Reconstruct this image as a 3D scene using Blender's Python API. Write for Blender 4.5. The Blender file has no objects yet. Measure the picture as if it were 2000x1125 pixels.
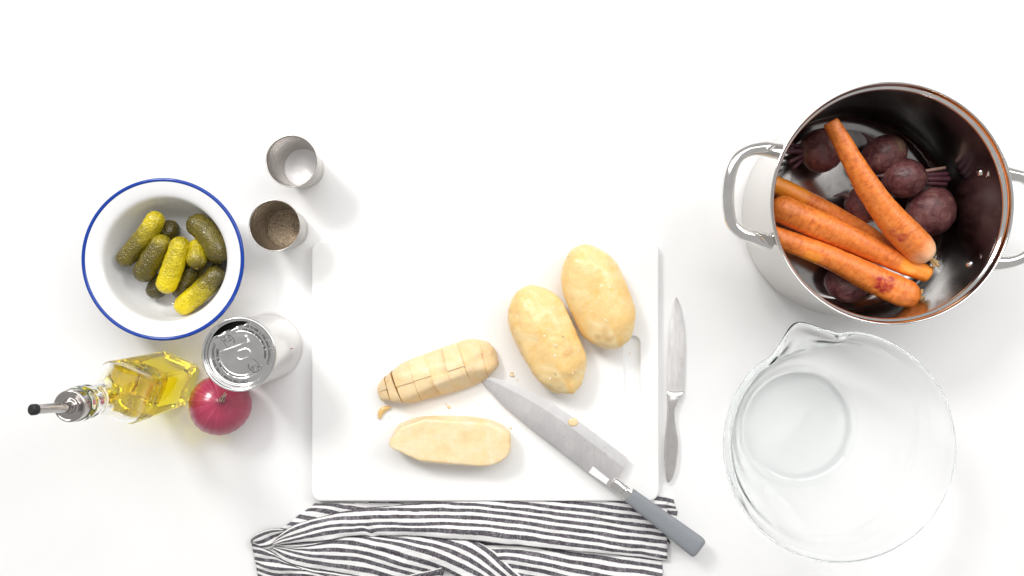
import bpy, bmesh, math, random
from mathutils import Vector, Matrix, noise

PI = math.pi
S = 1700.0          # picture pixels per metre on the table
HC = 0.95           # camera height over the table
scene = bpy.context.scene
COL = scene.collection

# ------------------------------------------------------------------ camera, world, lamps, exposure
cam_d = bpy.data.cameras.new("camera")
cam_d.sensor_width = 36.0
cam_d.lens = 36.0 * HC * S / 2000.0
cam_d.clip_start = 0.01
cam_d.clip_end = 100
cam = bpy.data.objects.new("camera", cam_d)
cam.location = (0, 0, HC)
COL.objects.link(cam)
scene.camera = cam

world = bpy.data.worlds.new("World")
scene.world = world
world.use_nodes = True
bg = world.node_tree.nodes["Background"]
bg.inputs[0].default_value = (1.0, 0.985, 0.972, 1)
bg.inputs[1].default_value = 0.44


def area(name, loc, power, sx, sy, col, target=(0, 0, 0)):
    d = bpy.data.lights.new(name, 'AREA')
    d.shape = 'RECTANGLE'
    d.size, d.size_y = sx, sy
    d.energy = power
    d.color = col
    o = bpy.data.objects.new(name, d)
    o.location = loc
    v = Vector(target) - Vector(loc)
    o.rotation_euler = v.to_track_quat('-Z', 'Y').to_euler()
    COL.objects.link(o)
    return o


area("key_softbox", (-1.95, 2.35, 3.1), 80, 0.85, 0.85, (1.0, 0.985, 0.96))
area("side_softbox", (2.6, 1.5, 2.6), 42, 1.4, 1.4, (1.0, 0.99, 0.975))
area("overhead_fill", (0.2, 1.7, 3.0), 50, 2.8, 1.4, (1.0, 0.995, 0.985))  # added fill, no known source; evens the table and lifts the metal

vs = scene.view_settings
vs.view_transform = 'Standard'
vs.look = 'None'
vs.exposure = 0.12
vs.gamma = 1.0
scene.cycles.use_denoising = True
scene.cycles.max_bounces = 40
scene.cycles.diffuse_bounces = 6
scene.cycles.glossy_bounces = 10
scene.cycles.transmission_bounces = 40
scene.cycles.caustics_reflective = True
scene.cycles.caustics_refractive = True
scene.cycles.blur_glossy = 0.2
scene.cycles.sample_clamp_indirect = 0


# ------------------------------------------------------------------ helpers
def at(px, py, z=0.0):
    """picture position -> point of the place at height z"""
    f = (HC - z) / HC / S
    return Vector(((px - 1000.0) * f, (562.5 - py) * f, z))


def mesh_obj(name, verts, faces, mat, parent=None, smooth=True, loc=None, uvs=None, attrs=None):
    me = bpy.data.meshes.new(name)
    me.from_pydata([tuple(v) for v in verts], [], faces)
    if smooth:
        me.polygons.foreach_set("use_smooth", [True] * len(me.polygons))
    if uvs is not None:
        ul = me.uv_layers.new(name="UVMap")
        for i, l in enumerate(me.loops):
            ul.data[i].uv = uvs[l.vertex_index]
    if attrs:
        for k, vals in attrs.items():
            a = me.attributes.new(k, 'FLOAT', 'POINT')
            a.data.foreach_set("value", vals)
    me.materials.append(mat)
    me.update()
    o = bpy.data.objects.new(name, me)
    COL.objects.link(o)
    if parent is not None:
        o.parent = parent
    if loc is not None:
        o.location = loc
    return o


def bm_obj(name, bm, mat, parent=None, smooth=True, loc=None):
    me = bpy.data.meshes.new(name)
    bmesh.ops.recalc_face_normals(bm, faces=bm.faces)
    bm.to_mesh(me)
    bm.free()
    if smooth:
        me.polygons.foreach_set("use_smooth", [True] * len(me.polygons))
    me.materials.append(mat)
    o = bpy.data.objects.new(name, me)
    COL.objects.link(o)
    if parent is not None:
        o.parent = parent
    if loc is not None:
        o.location = loc
    return o


def tag(o, label, cat, group=None, kind=None):
    o["label"] = label
    o["category"] = cat
    if group:
        o["group"] = group
    if kind:
        o["kind"] = kind
    return o


def thing(name, label, cat, loc=(0, 0, 0), group=None, rot=(0, 0, 0)):
    o = bpy.data.objects.new(name, None)
    o.empty_display_size = 0.02
    COL.objects.link(o)
    o.location = loc
    o.rotation_euler = rot
    return tag(o, label, cat, group)


def cr(p0, p1, p2, p3, t):
    t2, t3 = t * t, t * t * t
    return 0.5 * ((2 * p1) + (-p0 + p2) * t + (2 * p0 - 5 * p1 + 4 * p2 - p3) * t2 + (-p0 + 3 * p1 - 3 * p2 + p3) * t3)


def spline(pts, n):
    """Catmull-Rom through pts (Vectors or floats), n samples, even in chord length for vectors"""
    m = len(pts)
    if isinstance(pts[0], Vector):
        ds = [0.0]
        for i in range(1, m):
            ds.append(ds[-1] + max((pts[i] - pts[i - 1]).length, 1e-9))
    else:
        ds = [float(i) for i in range(m)]
    out = []
    for k in range(n):
        d = ds[-1] * k / (n - 1)
        i = 0
        while i < m - 2 and ds[i + 1] < d:
            i += 1
        t = (d - ds[i]) / (ds[i + 1] - ds[i])
        p1, p2 = pts[i], pts[i + 1]
        p0 = pts[i - 1] if i > 0 else p1 * 2 - p2
        p3 = pts[i + 2] if i + 2 < m else p2 * 2 - p1
        out.append(cr(p0, p1, p2, p3, t))
    return out


def lerp_list(xs, ys, x):
    if x <= xs[0]:
        return ys[0]
    for i in range(1, len(xs)):
        if x <= xs[i]:
            t = (x - xs[i - 1]) / (xs[i] - xs[i - 1])
            return ys[i - 1] + (ys[i] - ys[i - 1]) * t
    return ys[-1]


def lathe(profile, n=96, closed=False):
    """profile [(r,z)] round the z axis; r==0 makes a pole"""
    verts, faces, uvs = [], [], []
    rings = []
    m = len(profile)
    for j, (r, z) in enumerate(profile):
        if r <= 1e-7:
            rings.append([len(verts)])
            verts.append((0, 0, z))
            uvs.append((0.5, j / m))
        else:
            ring = []
            for i in range(n):
                a = 2 * PI * i / n
                ring.append(len(verts))
                verts.append((r * math.cos(a), r * math.sin(a), z))
                uvs.append((i / n, j / m))
            rings.append(ring)
    rng = range(m) if closed else range(m - 1)
    for j in rng:
        a, b = rings[j], rings[(j + 1) % m]
        if len(a) == 1 and len(b) == 1:
            continue
        for i in range(n):
            i2 = (i + 1) % n
            if len(a) == 1:
                faces.append((a[0], b[i2], b[i]))
            elif len(b) == 1:
                faces.append((a[i], a[i2], b[0]))
            else:
                faces.append((a[i], a[i2], b[i2], b[i]))
    return verts, faces, uvs


def round_profile(pts, rad=0.001, steps=4):
    """round the corners of a polyline profile"""
    out = [pts[0]]
    for i in range(1, len(pts) - 1):
        a, b, c = Vector(pts[i - 1]), Vector(pts[i]), Vector(pts[i + 1])
        d1, d2 = a - b, c - b
        r = min(rad, d1.length * 0.45, d2.length * 0.45)
        s, e = b + d1.normalized() * r, b + d2.normalized() * r
        for k in range(steps + 1):
            t = k / steps
            q = s * (1 - t) ** 2 + b * 2 * t * (1 - t) + e * t * t
            out.append((q.x, q.y))
    out.append(pts[-1])
    return out


def tube(path, radii, nseg=16, nlen=60, flat=1.0, capped=True, up=Vector((0, 0, 1))):
    """round tube along a path; flat scales it along 'up'"""
    pts = spline([Vector(p) for p in path], nlen)
    rs = spline(list(radii), nlen)
    verts, faces, uvs = [], [], []
    for k, p in enumerate(pts):
        t = (pts[min(k + 1, nlen - 1)] - pts[max(k - 1, 0)]).normalized()
        u = (up - t * up.dot(t))
        if u.length < 1e-4:
            u = Vector((1, 0, 0)) - t * t.x
        u.normalize()
        w = t.cross(u)
        for i in range(nseg):
            a = 2 * PI * i / nseg
            verts.append(p + (w * math.cos(a) + u * (math.sin(a) * flat)) * max(rs[k], 1e-5))
            uvs.append((i / nseg, k / (nlen - 1)))
    for k in range(nlen - 1):
        for i in range(nseg):
            i2 = (i + 1) % nseg
            faces.append((k * nseg + i, k * nseg + i2, (k + 1) * nseg + i2, (k + 1) * nseg + i))
    if capped:
        faces.append(tuple(reversed(range(nseg))))
        faces.append(tuple((nlen - 1) * nseg + i for i in range(nseg)))
    return verts, faces, uvs


def shift(verts, d):
    d = Vector(d)
    return [Vector(v) - d for v in verts]


# ------------------------------------------------------------------ materials
class NT:
    def __init__(self, name):
        self.m = bpy.data.materials.new(name)
        self.m.use_nodes = True
        self.n = self.m.node_tree.nodes
        self.l = self.m.node_tree.links
        self.b = self.n["Principled BSDF"]
        self.out = self.n["Material Output"]

    def new(self, t, **kw):
        nd = self.n.new(t)
        for k, v in kw.items():
            setattr(nd, k, v)
        return nd

    def link(self, a, b):
        self.l.new(a, b)

    def coord(self, kind="Object", scale=(1, 1, 1)):
        tc = self.new("ShaderNodeTexCoord")
        mp = self.new("ShaderNodeMapping")
        mp.inputs["Scale"].default_value = scale
        self.link(tc.outputs[kind], mp.inputs[0])
        return mp.outputs[0]

    def noise(self, scale, detail=4, rough=0.55, vec=None, dist=0.0):
        nz = self.new("ShaderNodeTexNoise")
        nz.inputs["Scale"].default_value = scale
        nz.inputs["Detail"].default_value = detail
        nz.inputs["Roughness"].default_value = rough
        nz.inputs["Distortion"].default_value = dist
        self.link(vec if vec is not None else self.coord(), nz.inputs["Vector"])
        return nz.outputs["Fac"]

    def ramp(self, fac, stops):
        r = self.new("ShaderNodeValToRGB")
        e = r.color_ramp.elements
        while len(e) < len(stops):
            e.new(0.5)
        for i, (p, c) in enumerate(stops):
            e[i].position = p
            e[i].color = (*c, 1) if len(c) == 3 else c
        self.link(fac, r.inputs[0])
        return r.outputs[0]

    def mix(self, fac, a, b, blend='MIX'):
        x = self.new("ShaderNodeMix", data_type='RGBA', blend_type=blend)
        for idx, v in ((0, fac), (6, a), (7, b)):
            if isinstance(v, (int, float)):
                x.inputs[idx].default_value = v
            elif isinstance(v, tuple):
                x.inputs[idx].default_value = (*v, 1) if len(v) == 3 else v
            else:
                self.link(v, x.inputs[idx])
        return x.outputs[2]

    def math(self, op, a, b=None):
        x = self.new("ShaderNodeMath", operation=op)
        for idx, v in ((0, a), (1, b)):
            if v is None:
                continue
            if isinstance(v, (int, float)):
                x.inputs[idx].default_value = v
            else:
                self.link(v, x.inputs[idx])
        return x.outputs[0]

    def attr(self, name):
        a = self.new("ShaderNodeAttribute")
        a.attribute_name = name
        return a.outputs["Fac"]

    def bump(self, fac, strength=0.3, dist=0.001):
        b = self.new("ShaderNodeBump")
        b.inputs["Strength"].default_value = strength
        b.inputs["Distance"].default_value = dist
        self.link(fac, b.inputs["Height"])
        self.link(b.outputs[0], self.b.inputs["Normal"])

    def set(self, **kw):
        for k, v in kw.items():
            k = k.replace("_", " ")
            i = self.b.inputs[k]
            if isinstance(v, (int, float)):
                i.default_value = v
            elif isinstance(v, tuple):
                i.default_value = (*v, 1) if (len(v) == 3 and i.type == 'RGBA') else v
            else:
                self.link(v, i)
        return self


def m_table():
    t = NT("white_table")
    c = t.ramp(t.noise(6, 5), [(0.3, (0.81, 0.81, 0.81)), (0.7, (0.835, 0.835, 0.835))])
    t.set(Base_Color=c, Roughness=0.38)
    t.b.inputs["Specular IOR Level"].default_value = 0.35
    t.bump(t.noise(900, 2), 0.03, 0.0003)
    return t.m


def m_plain(name, col, rough=0.5, metal=0.0, var=0.0, nscale=300, bump=0.0):
    t = NT(name)
    if var > 0:
        f = t.noise(nscale, 5)
        a = tuple(c * (1 - var) for c in col)
        b = tuple(min(1, c * (1 + var)) for c in col)
        t.set(Base_Color=t.ramp(f, [(0.3, a), (0.7, b)]))
        if bump:
            t.bump(f, bump, 0.0006)
    else:
        t.set(Base_Color=col)
    t.set(Roughness=rough, Metallic=metal)
    return t.m


def m_steel(name, col=(0.62, 0.6, 0.585), rough=0.16, brush=None, bump=0.03, aniso=0.0, kind="Object", stain=0.0):
    t = NT(name)
    v = t.coord(kind, brush or (1, 1, 1))
    f = t.noise(60 if brush else 40, 6, 0.6, v)
    r = t.new("ShaderNodeMapRange")
    r.inputs["To Min"].default_value = rough * 0.7
    r.inputs["To Max"].default_value = rough * 1.4
    t.link(f, r.inputs[0])
    c = t.ramp(f, [(0.25, tuple(x * 0.9 for x in col)), (0.75, tuple(min(1, x * 1.06) for x in col))])
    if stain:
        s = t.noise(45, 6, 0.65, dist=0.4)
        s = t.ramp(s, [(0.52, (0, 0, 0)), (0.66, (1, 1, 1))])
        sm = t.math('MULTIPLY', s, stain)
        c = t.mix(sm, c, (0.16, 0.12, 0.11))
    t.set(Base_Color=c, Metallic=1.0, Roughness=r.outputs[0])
    if aniso:
        t.set(Anisotropic=aniso)
    if bump:
        t.bump(f, bump, 0.0003)
    return t.m


def m_glass(name, tint=(1, 1, 1), ior=1.5, absorb=None, density=0.0, rough=0.0):
    t = NT(name)
    t.n.remove(t.b)
    g = t.new("ShaderNodeBsdfGlass")
    g.inputs["Color"].default_value = (*tint, 1)
    g.inputs["Roughness"].default_value = rough
    g.inputs["IOR"].default_value = ior
    t.link(g.outputs[0], t.out.inputs["Surface"])
    if absorb:
        a = t.new("ShaderNodeVolumeAbsorption")
        a.inputs["Color"].default_value = (*absorb, 1)
        a.inputs["Density"].default_value = density
        t.link(a.outputs[0], t.out.inputs["Volume"])
    return t.m


def m_oil(name, col, density):
    t = NT(name)
    t.n.remove(t.b)
    a = t.new("ShaderNodeVolumeAbsorption")
    a.inputs["Color"].default_value = (*col, 1)
    a.inputs["Density"].default_value = density
    t.link(a.outputs[0], t.out.inputs["Volume"])
    return t.m


def m_carrot():
    t = NT("carrot_skin")
    uvf = t.noise(1.0, 6, 0.62, t.coord("UV", (7, 60, 1)), 0.6)
    f2 = t.noise(170, 5, 0.6)
    f3 = t.noise(28, 4, 0.6)
    c = t.ramp(f2, [(0.30, (0.56, 0.125, 0.018)), (0.47, (0.78, 0.205, 0.028)), (0.7, (0.88, 0.29, 0.055))])
    d = t.ramp(uvf, [(0.33, (0.55, 0.30, 0.16)), (0.5, (1, 1, 1))])
    c = t.mix(0.5, c, d, 'MULTIPLY')
    c = t.mix(t.math('MULTIPLY', t.ramp(f3, [(0.45, (0, 0, 0)), (0.62, (1, 1, 1))]), 0.35), c, (0.62, 0.19, 0.05))
    pe = t.attr("peel")
    c = t.mix(t.math("MULTIPLY", pe, t.ramp(f3, [(0.3, (0.35,) * 3), (0.6, (0.9,) * 3)])), c, (0.96, 0.34, 0.022))
    c = t.mix(t.attr("pale"), c, (0.92, 0.58, 0.36))
    stn = t.math('MULTIPLY', t.attr("stain"), t.ramp(t.noise(220, 4), [(0.35, (0.2, 0.2, 0.2)), (0.6, (1, 1, 1))]))
    c = t.mix(stn, c, (0.36, 0.006, 0.010))
    t.set(Base_Color=c, Roughness=0.4)
    t.b.inputs["Subsurface Weight"].default_value = 0.12
    t.b.inputs["Subsurface Radius"].default_value = (0.006, 0.003, 0.001)
    h = t.math('ADD', t.math('MULTIPLY', uvf, 0.7), t.math('MULTIPLY', t.noise(420, 3), 0.45))
    t.bump(h, 0.6, 0.0011)
    return t.m


def m_beet():
    t = NT("beet_skin")
    f = t.noise(70, 7, 0.72, dist=0.6)
    c = t.ramp(f, [(0.27, (0.035, 0.010, 0.012)), (0.43, (0.10, 0.030, 0.034)), (0.57, (0.20, 0.080, 0.078)), (0.72, (0.30, 0.17, 0.13))])
    f2 = t.noise(700, 3, 0.6)
    c = t.mix(0.55, c, t.ramp(f2, [(0.3, (0.6, 0.5, 0.5)), (0.7, (1, 1, 1))]), 'MULTIPLY')
    c = t.mix(t.attr("rough"), c, (0.24, 0.15, 0.10))
    t.set(Base_Color=c, Roughness=t.ramp(f, [(0.3, (0.33,) * 3), (0.7, (0.55,) * 3)]))
    t.bump(t.math('ADD', f, t.math('MULTIPLY', f2, 0.35)), 0.4, 0.001)
    return t.m


def m_gherkin():
    t = NT("gherkin_skin")
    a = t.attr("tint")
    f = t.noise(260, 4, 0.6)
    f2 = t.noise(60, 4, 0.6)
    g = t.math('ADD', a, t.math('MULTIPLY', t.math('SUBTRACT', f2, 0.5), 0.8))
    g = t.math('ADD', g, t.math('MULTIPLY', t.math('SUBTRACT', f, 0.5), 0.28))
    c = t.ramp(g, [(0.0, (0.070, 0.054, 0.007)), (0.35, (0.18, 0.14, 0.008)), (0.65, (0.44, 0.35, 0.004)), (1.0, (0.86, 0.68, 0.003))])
    t.set(Base_Color=c, Roughness=0.24)
    t.b.inputs["Subsurface Weight"].default_value = 0.15
    t.b.inputs["Subsurface Radius"].default_value = (0.004, 0.003, 0.0008)
    t.b.inputs["Coat Weight"].default_value = 0.4
    t.b.inputs["Coat Roughness"].default_value = 0.12
    vo = t.new("ShaderNodeTexVoronoi")
    vo.inputs["Scale"].default_value = 420
    t.link(t.coord(), vo.inputs["Vector"])
    h = t.math('ADD', t.math('MULTIPLY', vo.outputs["Distance"], -0.8), t.math('MULTIPLY', f, 0.7))
    t.bump(h, 0.8, 0.0015)
    return t.m


def m_potato(name, dark, light, wet=0.3):
    t = NT(name)
    f = t.noise(38, 6, 0.62, dist=0.9)
    c = t.ramp(f, [(0.30, dark), (0.50, tuple((a + b) / 2 for a, b in zip(dark, light))), (0.66, light), (0.8, (0.90, 0.80, 0.58))])
    f2 = t.noise(160, 5, 0.6)
    c = t.mix(0.3, c, t.ramp(f2, [(0.3, (0.86, 0.80, 0.72)), (0.65, (1, 1, 1))]), 'MULTIPLY')
    c = t.mix(t.attr("eye"), c, (0.13, 0.06, 0.02))
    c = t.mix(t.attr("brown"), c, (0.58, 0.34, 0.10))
    t.set(Base_Color=c, Roughness=wet)
    t.b.inputs["Subsurface Weight"].default_value = 0.45
    t.b.inputs["Subsurface Radius"].default_value = (0.008, 0.005, 0.002)
    h = t.math('ADD', f2, t.math('MULTIPLY', t.noise(60, 3), 1.5))
    t.bump(h, 0.35, 0.0015)
    return t.m


def m_onion():
    t = NT("onion_skin")
    v = t.coord("UV", (60, 1.6, 1))
    f = t.noise(1.0, 4, 0.6, v)
    v2 = t.coord("UV", (16, 1.0, 1))
    f2 = t.noise(1.0, 3, 0.6, v2)
    c = t.ramp(f, [(0.25, (0.26, 0.010, 0.045)), (0.5, (0.46, 0.025, 0.09)), (0.74, (0.60, 0.12, 0.17))])
    c = t.mix(t.ramp(f2, [(0.4, (0, 0, 0)), (0.75, (0.6, 0.6, 0.6))]), c, (0.50, 0.075, 0.14))
    c = t.mix(t.math('MULTIPLY', t.attr("dull"), 0.75), c, (0.30, 0.035, 0.075))
    c = t.mix(t.attr("dark"), c, (0.07, 0.015, 0.03))
    t.set(Base_Color=c, Roughness=t.math('ADD', t.math('MULTIPLY', t.attr("dull"), 0.25), 0.25))
    t.b.inputs["Coat Weight"].default_value = 0.6
    t.b.inputs["Coat Roughness"].default_value = 0.2
    t.bump(f, 0.22, 0.0006)
    return t.m


def m_towel():
    t = NT("striped_linen")
    uv = t.new("ShaderNodeTexCoord").outputs["UV"]
    sp = t.new("ShaderNodeSeparateXYZ")
    t.link(uv, sp.inputs[0])
    wob = t.noise(1.0, 3, 0.7, t.coord("UV", (420, 5, 1)))
    v = t.math('ADD', sp.outputs[1], t.math('MULTIPLY', t.math('SUBTRACT', wob, 0.5), 0.15))
    fr = t.math('FRACT', v)
    d = t.math('ABSOLUTE', t.math('SUBTRACT', fr, 0.5))
    s = t.ramp(d, [(0.24, (1, 1, 1)), (0.29, (0, 0, 0))])
    th = t.noise(1.0, 4, 0.8, t.coord("UV", (520, 9, 1)))
    vt = t.noise(1.0, 2, 0.6, t.coord("UV", (140, 0.6, 1)))
    fl = t.ramp(t.math('ADD', t.math('MULTIPLY', th, 0.75), t.math('MULTIPLY', vt, 0.25)),
                [(0.40, (0.055, 0.05, 0.06)), (0.52, (0.11, 0.10, 0.115)), (0.62, (0.42, 0.40, 0.42))])
    wh = t.ramp(th, [(0.3, (0.80, 0.79, 0.78)), (0.7, (0.88, 0.88, 0.88))])
    t.set(Base_Color=t.mix(s, wh, fl), Roughness=0.95)
    t.b.inputs["Specular IOR Level"].default_value = 0.1
    t.b.inputs["Sheen Weight"].default_value = 0.1
    t.bump(th, 0.5, 0.0008)
    return t.m


M = dict(
    table=m_table(),
    board=None,
    steel=m_steel("polished_steel", (0.80, 0.785, 0.77), 0.07, bump=0.02),
    pot_out=m_steel("pot_brushed_steel", (0.70, 0.675, 0.65), 0.2, brush=(1, 1, 14), bump=0.02),
    pot_in_shaded=m_steel("pot_inside_shaded_steel", (0.36, 0.355, 0.35), 0.19, bump=0.03, stain=0.4),  # pot's inner shade put into darker steel colour and stain blotches
    pot_floor_lit=m_steel("pot_floor_lit_steel", (0.46, 0.445, 0.435), 0.15, bump=0.05, stain=0.5),  # brightness reflected from above put into paler steel; blotches tone it down
    cup=m_steel("brushed_cup_steel", (0.60, 0.57, 0.54), 0.26, brush=(0.6, 0.6, 12), bump=0.05),
    blade=m_steel("blade_steel", (0.92, 0.90, 0.895), 0.42, brush=(6, 1, 1), bump=0.03),
    tin=m_steel("tin_plate", (0.70, 0.70, 0.70), 0.2, bump=0.03),
    tin_body=m_steel("can_side_steel", (0.74, 0.725, 0.71), 0.2, brush=(1, 1, 10), bump=0.02),
    dark=m_plain("dark_inside", (0.02, 0.018, 0.015), 0.5),
    ink=m_plain("black_print", (0.035, 0.033, 0.035), 0.6),
    enamel=m_plain("white_enamel", (0.80, 0.80, 0.805), 0.12),
    blue=m_plain("blue_enamel_rim", (0.004, 0.045, 0.33), 0.15),
    rubber=m_plain("black_rubber", (0.012, 0.012, 0.013), 0.55),
    grip=m_plain("grey_grip", (0.235, 0.25, 0.27), 0.55, var=0.06, nscale=900, bump=0.1),
    sticker=m_plain("white_sticker", (0.80, 0.79, 0.81), 0.5),
    glass=m_glass("bottle_glass", (1, 1, 1), 1.42, (0.60, 0.80, 0.55), 3),
    bowlglass=m_glass("bowl_glass", (1, 1, 1), 1.32, (0.42, 0.76, 0.72), 6),
    oil=m_oil("olive_oil", (0.997, 0.955, 0.0), 90),
    carrot=m_carrot(), beet=m_beet(), gherkin=m_gherkin(), onion=m_onion(), towel=m_towel(),
    potato=m_potato("boiled_potato", (0.85, 0.545, 0.18), (0.88, 0.705, 0.39)),
    potato_cut=m_potato("cut_potato", (0.87, 0.66, 0.36), (0.89, 0.76, 0.54), 0.4),
    beetstem=m_plain("beet_stalk", (0.075, 0.018, 0.03), 0.5, var=0.3, nscale=300, bump=0.3),
    rootskin=m_plain("beet_root_end", (0.10, 0.05, 0.05), 0.6, var=0.3, nscale=300, bump=0.3),
    stalk=m_plain("dry_stalk", (0.42, 0.27, 0.11), 0.6, var=0.3, nscale=400, bump=0.3),
    straw=m_plain("onion_fibre", (0.62, 0.42, 0.34), 0.6, var=0.2),
    fibre=m_plain("dark_fibre", (0.11, 0.035, 0.05), 0.7, var=0.3),
    salt=None, pepper=None,
)
t = NT("board_plastic")
t.set(Base_Color=t.ramp(t.noise(8, 4), [(0.3, (0.855, 0.855, 0.85)), (0.7, (0.875, 0.875, 0.87))]), Roughness=0.42)
t.b.inputs["Subsurface Weight"].default_value = 0.15
t.b.inputs["Subsurface Radius"].default_value = (0.006, 0.006, 0.006)
t.bump(t.noise(1.0, 3, 0.6, t.coord("Object", (500, 60, 60))), 0.05, 0.0003)
M["board"] = t.m
t = NT("salt_grains")
f = t.noise(1600, 3, 0.7)
t.set(Base_Color=t.ramp(f, [(0.3, (0.78, 0.78, 0.80)), (0.6, (0.9, 0.9, 0.92))]), Roughness=0.5)
t.bump(f, 0.5, 0.0006)
M["salt"] = t.m
t = NT("ground_pepper")
f = t.noise(900, 4, 0.75)
t.set(Base_Color=t.ramp(f, [(0.36, (0.045, 0.030, 0.018)), (0.5, (0.25, 0.185, 0.12)), (0.64, (0.56, 0.46, 0.33))]), Roughness=0.8)
t.bump(f, 0.8, 0.001)
M["pepper"] = t.m

# ------------------------------------------------------------------ the setting
tb = mesh_obj("table", [(-4, -4, 0), (4, -4, 0), (4, 4, 0), (-4, 4, 0)], [(0, 1, 2, 3)], M["table"], smooth=False)
tb["kind"] = "structure"

# ------------------------------------------------------------------ cutting board
BT = 0.012          # board thickness


def make_board():
    x0, y1, _ = at(608, 470, BT)
    x1, _, _ = at(1287, 470, BT)
    _, y0, _ = at(608, 979, BT)
    cx, cy = (x0 + x1) / 2, (y0 + y1) / 2
    hw, hh = (x1 - x0) / 2, (y1 - y0) / 2
    sl = [at(1218, 655, BT), at(1251, 790, BT)]
    sx, sy = (sl[0].x + sl[1].x) / 2 - cx, (sl[0].y + sl[1].y) / 2 - cy
    sw, sh = abs(sl[1].x - sl[0].x) / 2, abs(sl[0].y - sl[1].y) / 2
    rr = 0.011

    def rrect(cx_, cy_, hw_, hh_, r, z, n=12):
        pts = []
        for qx, qy, a0 in ((1, 1, 0), (-1, 1, 90), (-1, -1, 180), (1, -1, 270)):
            for k in range(n + 1):
                a = math.radians(a0 + 90 * k / n)
                pts.append((cx_ + qx * (hw_ - r) + r * math.cos(a), cy_ + qy * (hh_ - r) + r * math.sin(a), z))
        return pts
    bm = bmesh.new()
    e = 0.0022

    def ring(pts):
        return [bm.verts.new(p) for p in pts]

    def bridge(a, b):
        n = len(a)
        for i in range(n):
            bm.faces.new((a[i], a[(i + 1) % n], b[(i + 1) % n], b[i]))
    rings = []
    for k in range(6):
        th = PI / 2 * k / 5
        ins = e * (1 - math.sin(th))
        rings.append(ring(rrect(0, 0, hw - ins, hh - ins, rr - ins, e - e * math.cos(th) if False else e * (1 - math.cos(th)))))
    for k in range(6):
        th = PI / 2 * k / 5
        ins = e * (1 - math.cos(th))
        rings.append(ring(rrect(0, 0, hw - ins, hh - ins, rr - ins, BT - e + e * math.sin(th))))
    for a, b in zip(rings, rings[1:]):
        bridge(a, b)
    bm.faces.new(list(reversed(rings[0])))
    rings.append(ring(rrect(0, 0, hw - e - .0006, hh - e - .0006, rr - e - .0006, BT)))
    bridge(rings[-2], rings[-1])
    # top face with the finger groove let into it
    slot = [ring(rrect(sx, sy, sw + .0006, sh + .0006, sw + .0002, BT))]
    dep = 0.0062
    for k in range(7):
        th = PI / 2 * k / 6
        ins = 0.0042 * (1 - math.cos(th))
        slot.append(ring(rrect(sx, sy, sw - ins, sh - ins, max(sw - ins - 0.0004, 0.001), BT - dep * math.sin(th))))
    bridge(slot[0], rings[-1]) if False else None
    outer, inner = rings[-1], slot[0]
    n = len(outer)
    # both outlines run corner by corner, so they bridge one to one
    for i in range(n):
        bm.faces.new((outer[i], outer[(i + 1) % n], inner[(i + 1) % n], inner[i]))
    for a, b in zip(slot, slot[1:]):
        bridge(a, b)
    bm.faces.new(slot[-1])
    o = bm_obj("cutting_board", bm, M["board"], smooth=False, loc=(cx, cy, 0.0006))
    # smooth only the rounded rim
    for p in o.data.polygons:
        p.use_smooth = True
    tag(o, "white plastic cutting board with finger groove under the potatoes", "cutting board")
    return o


make_board()
BZ = BT + 0.0008


# ------------------------------------------------------------------ potatoes
def sphere_dirs(nu, nv):
    dirs, faces = [], []
    dirs.append(Vector((0, 0, 1)))
    for j in range(1, nv):
        ph = PI * j / nv
        for i in range(nu):
            a = 2 * PI * i / nu
            dirs.append(Vector((math.sin(ph) * math.cos(a), math.sin(ph) * math.sin(a), math.cos(ph))))
    dirs.append(Vector((0, 0, -1)))
    last = len(dirs) - 1
    for i in range(nu):
        faces.append((0, 1 + i, 1 + (i + 1) % nu))
    for j in range(nv - 2):
        for i in range(nu):
            a = 1 + j * nu
            b = a + nu
            faces.append((a + i, b + i, b + (i + 1) % nu, a + (i + 1) % nu))
    a = 1 + (nv - 2) * nu
    for i in range(nu):
        faces.append((a + i, last, a + (i + 1) % nu))
    return dirs, faces


def smin(a, b, k):
    h = max(k - abs(a - b), 0.0) / k
    return min(a, b) - h * h * k * 0.25


def potato_shape(dims, seed, facets, amp=0.05, nu=110, nv=70, taper=0.0, power=2.5, soft=0.12):
    dirs, faces = sphere_dirs(nu, nv)
    verts = []
    off = Vector((seed * 7.1, seed * 3.3, seed * 1.7))
    fs = [(Vector(n).normalized(), o) for n, o in facets]
    for d in dirs:
        # poles along x so facets run lengthwise
        d = Vector((d.z, d.x, d.y))
        r = (abs(d.x) ** power + abs(d.y) ** power + abs(d.z) ** power) ** (-1 / power)
        for n, o in fs:
            q = d.dot(n)
            if q > 0.05:
                r = smin(r, o / q, soft)
        q = Vector((d.x * 2.4, d.y, d.z))
        r *= 1 + amp * noise.noise(d * 1.6 + off) + amp * 0.38 * noise.noise(q * 3.2 + off) - amp * .30 * abs(noise.noise(q * 4.4 + off * 2)) + amp * .10 * noise.noise(q * 11 + off)
        p = d * r
        w = 1 + taper * p.x
        verts.append(Vector((p.x * dims[0], p.y * dims[1] * w, p.z * dims[2] * w)))
    return verts, faces


def eyes_attr(verts, pts, rad):
    out = []
    for v in verts:
        m = 0.0
        for p in pts:
            d = (Vector(v) - p).length
            m = max(m, 1 - min(1, d / rad) ** 2)
        out.append(max(0.0, min(1.0, m * 1.4)))
    return out


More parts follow.
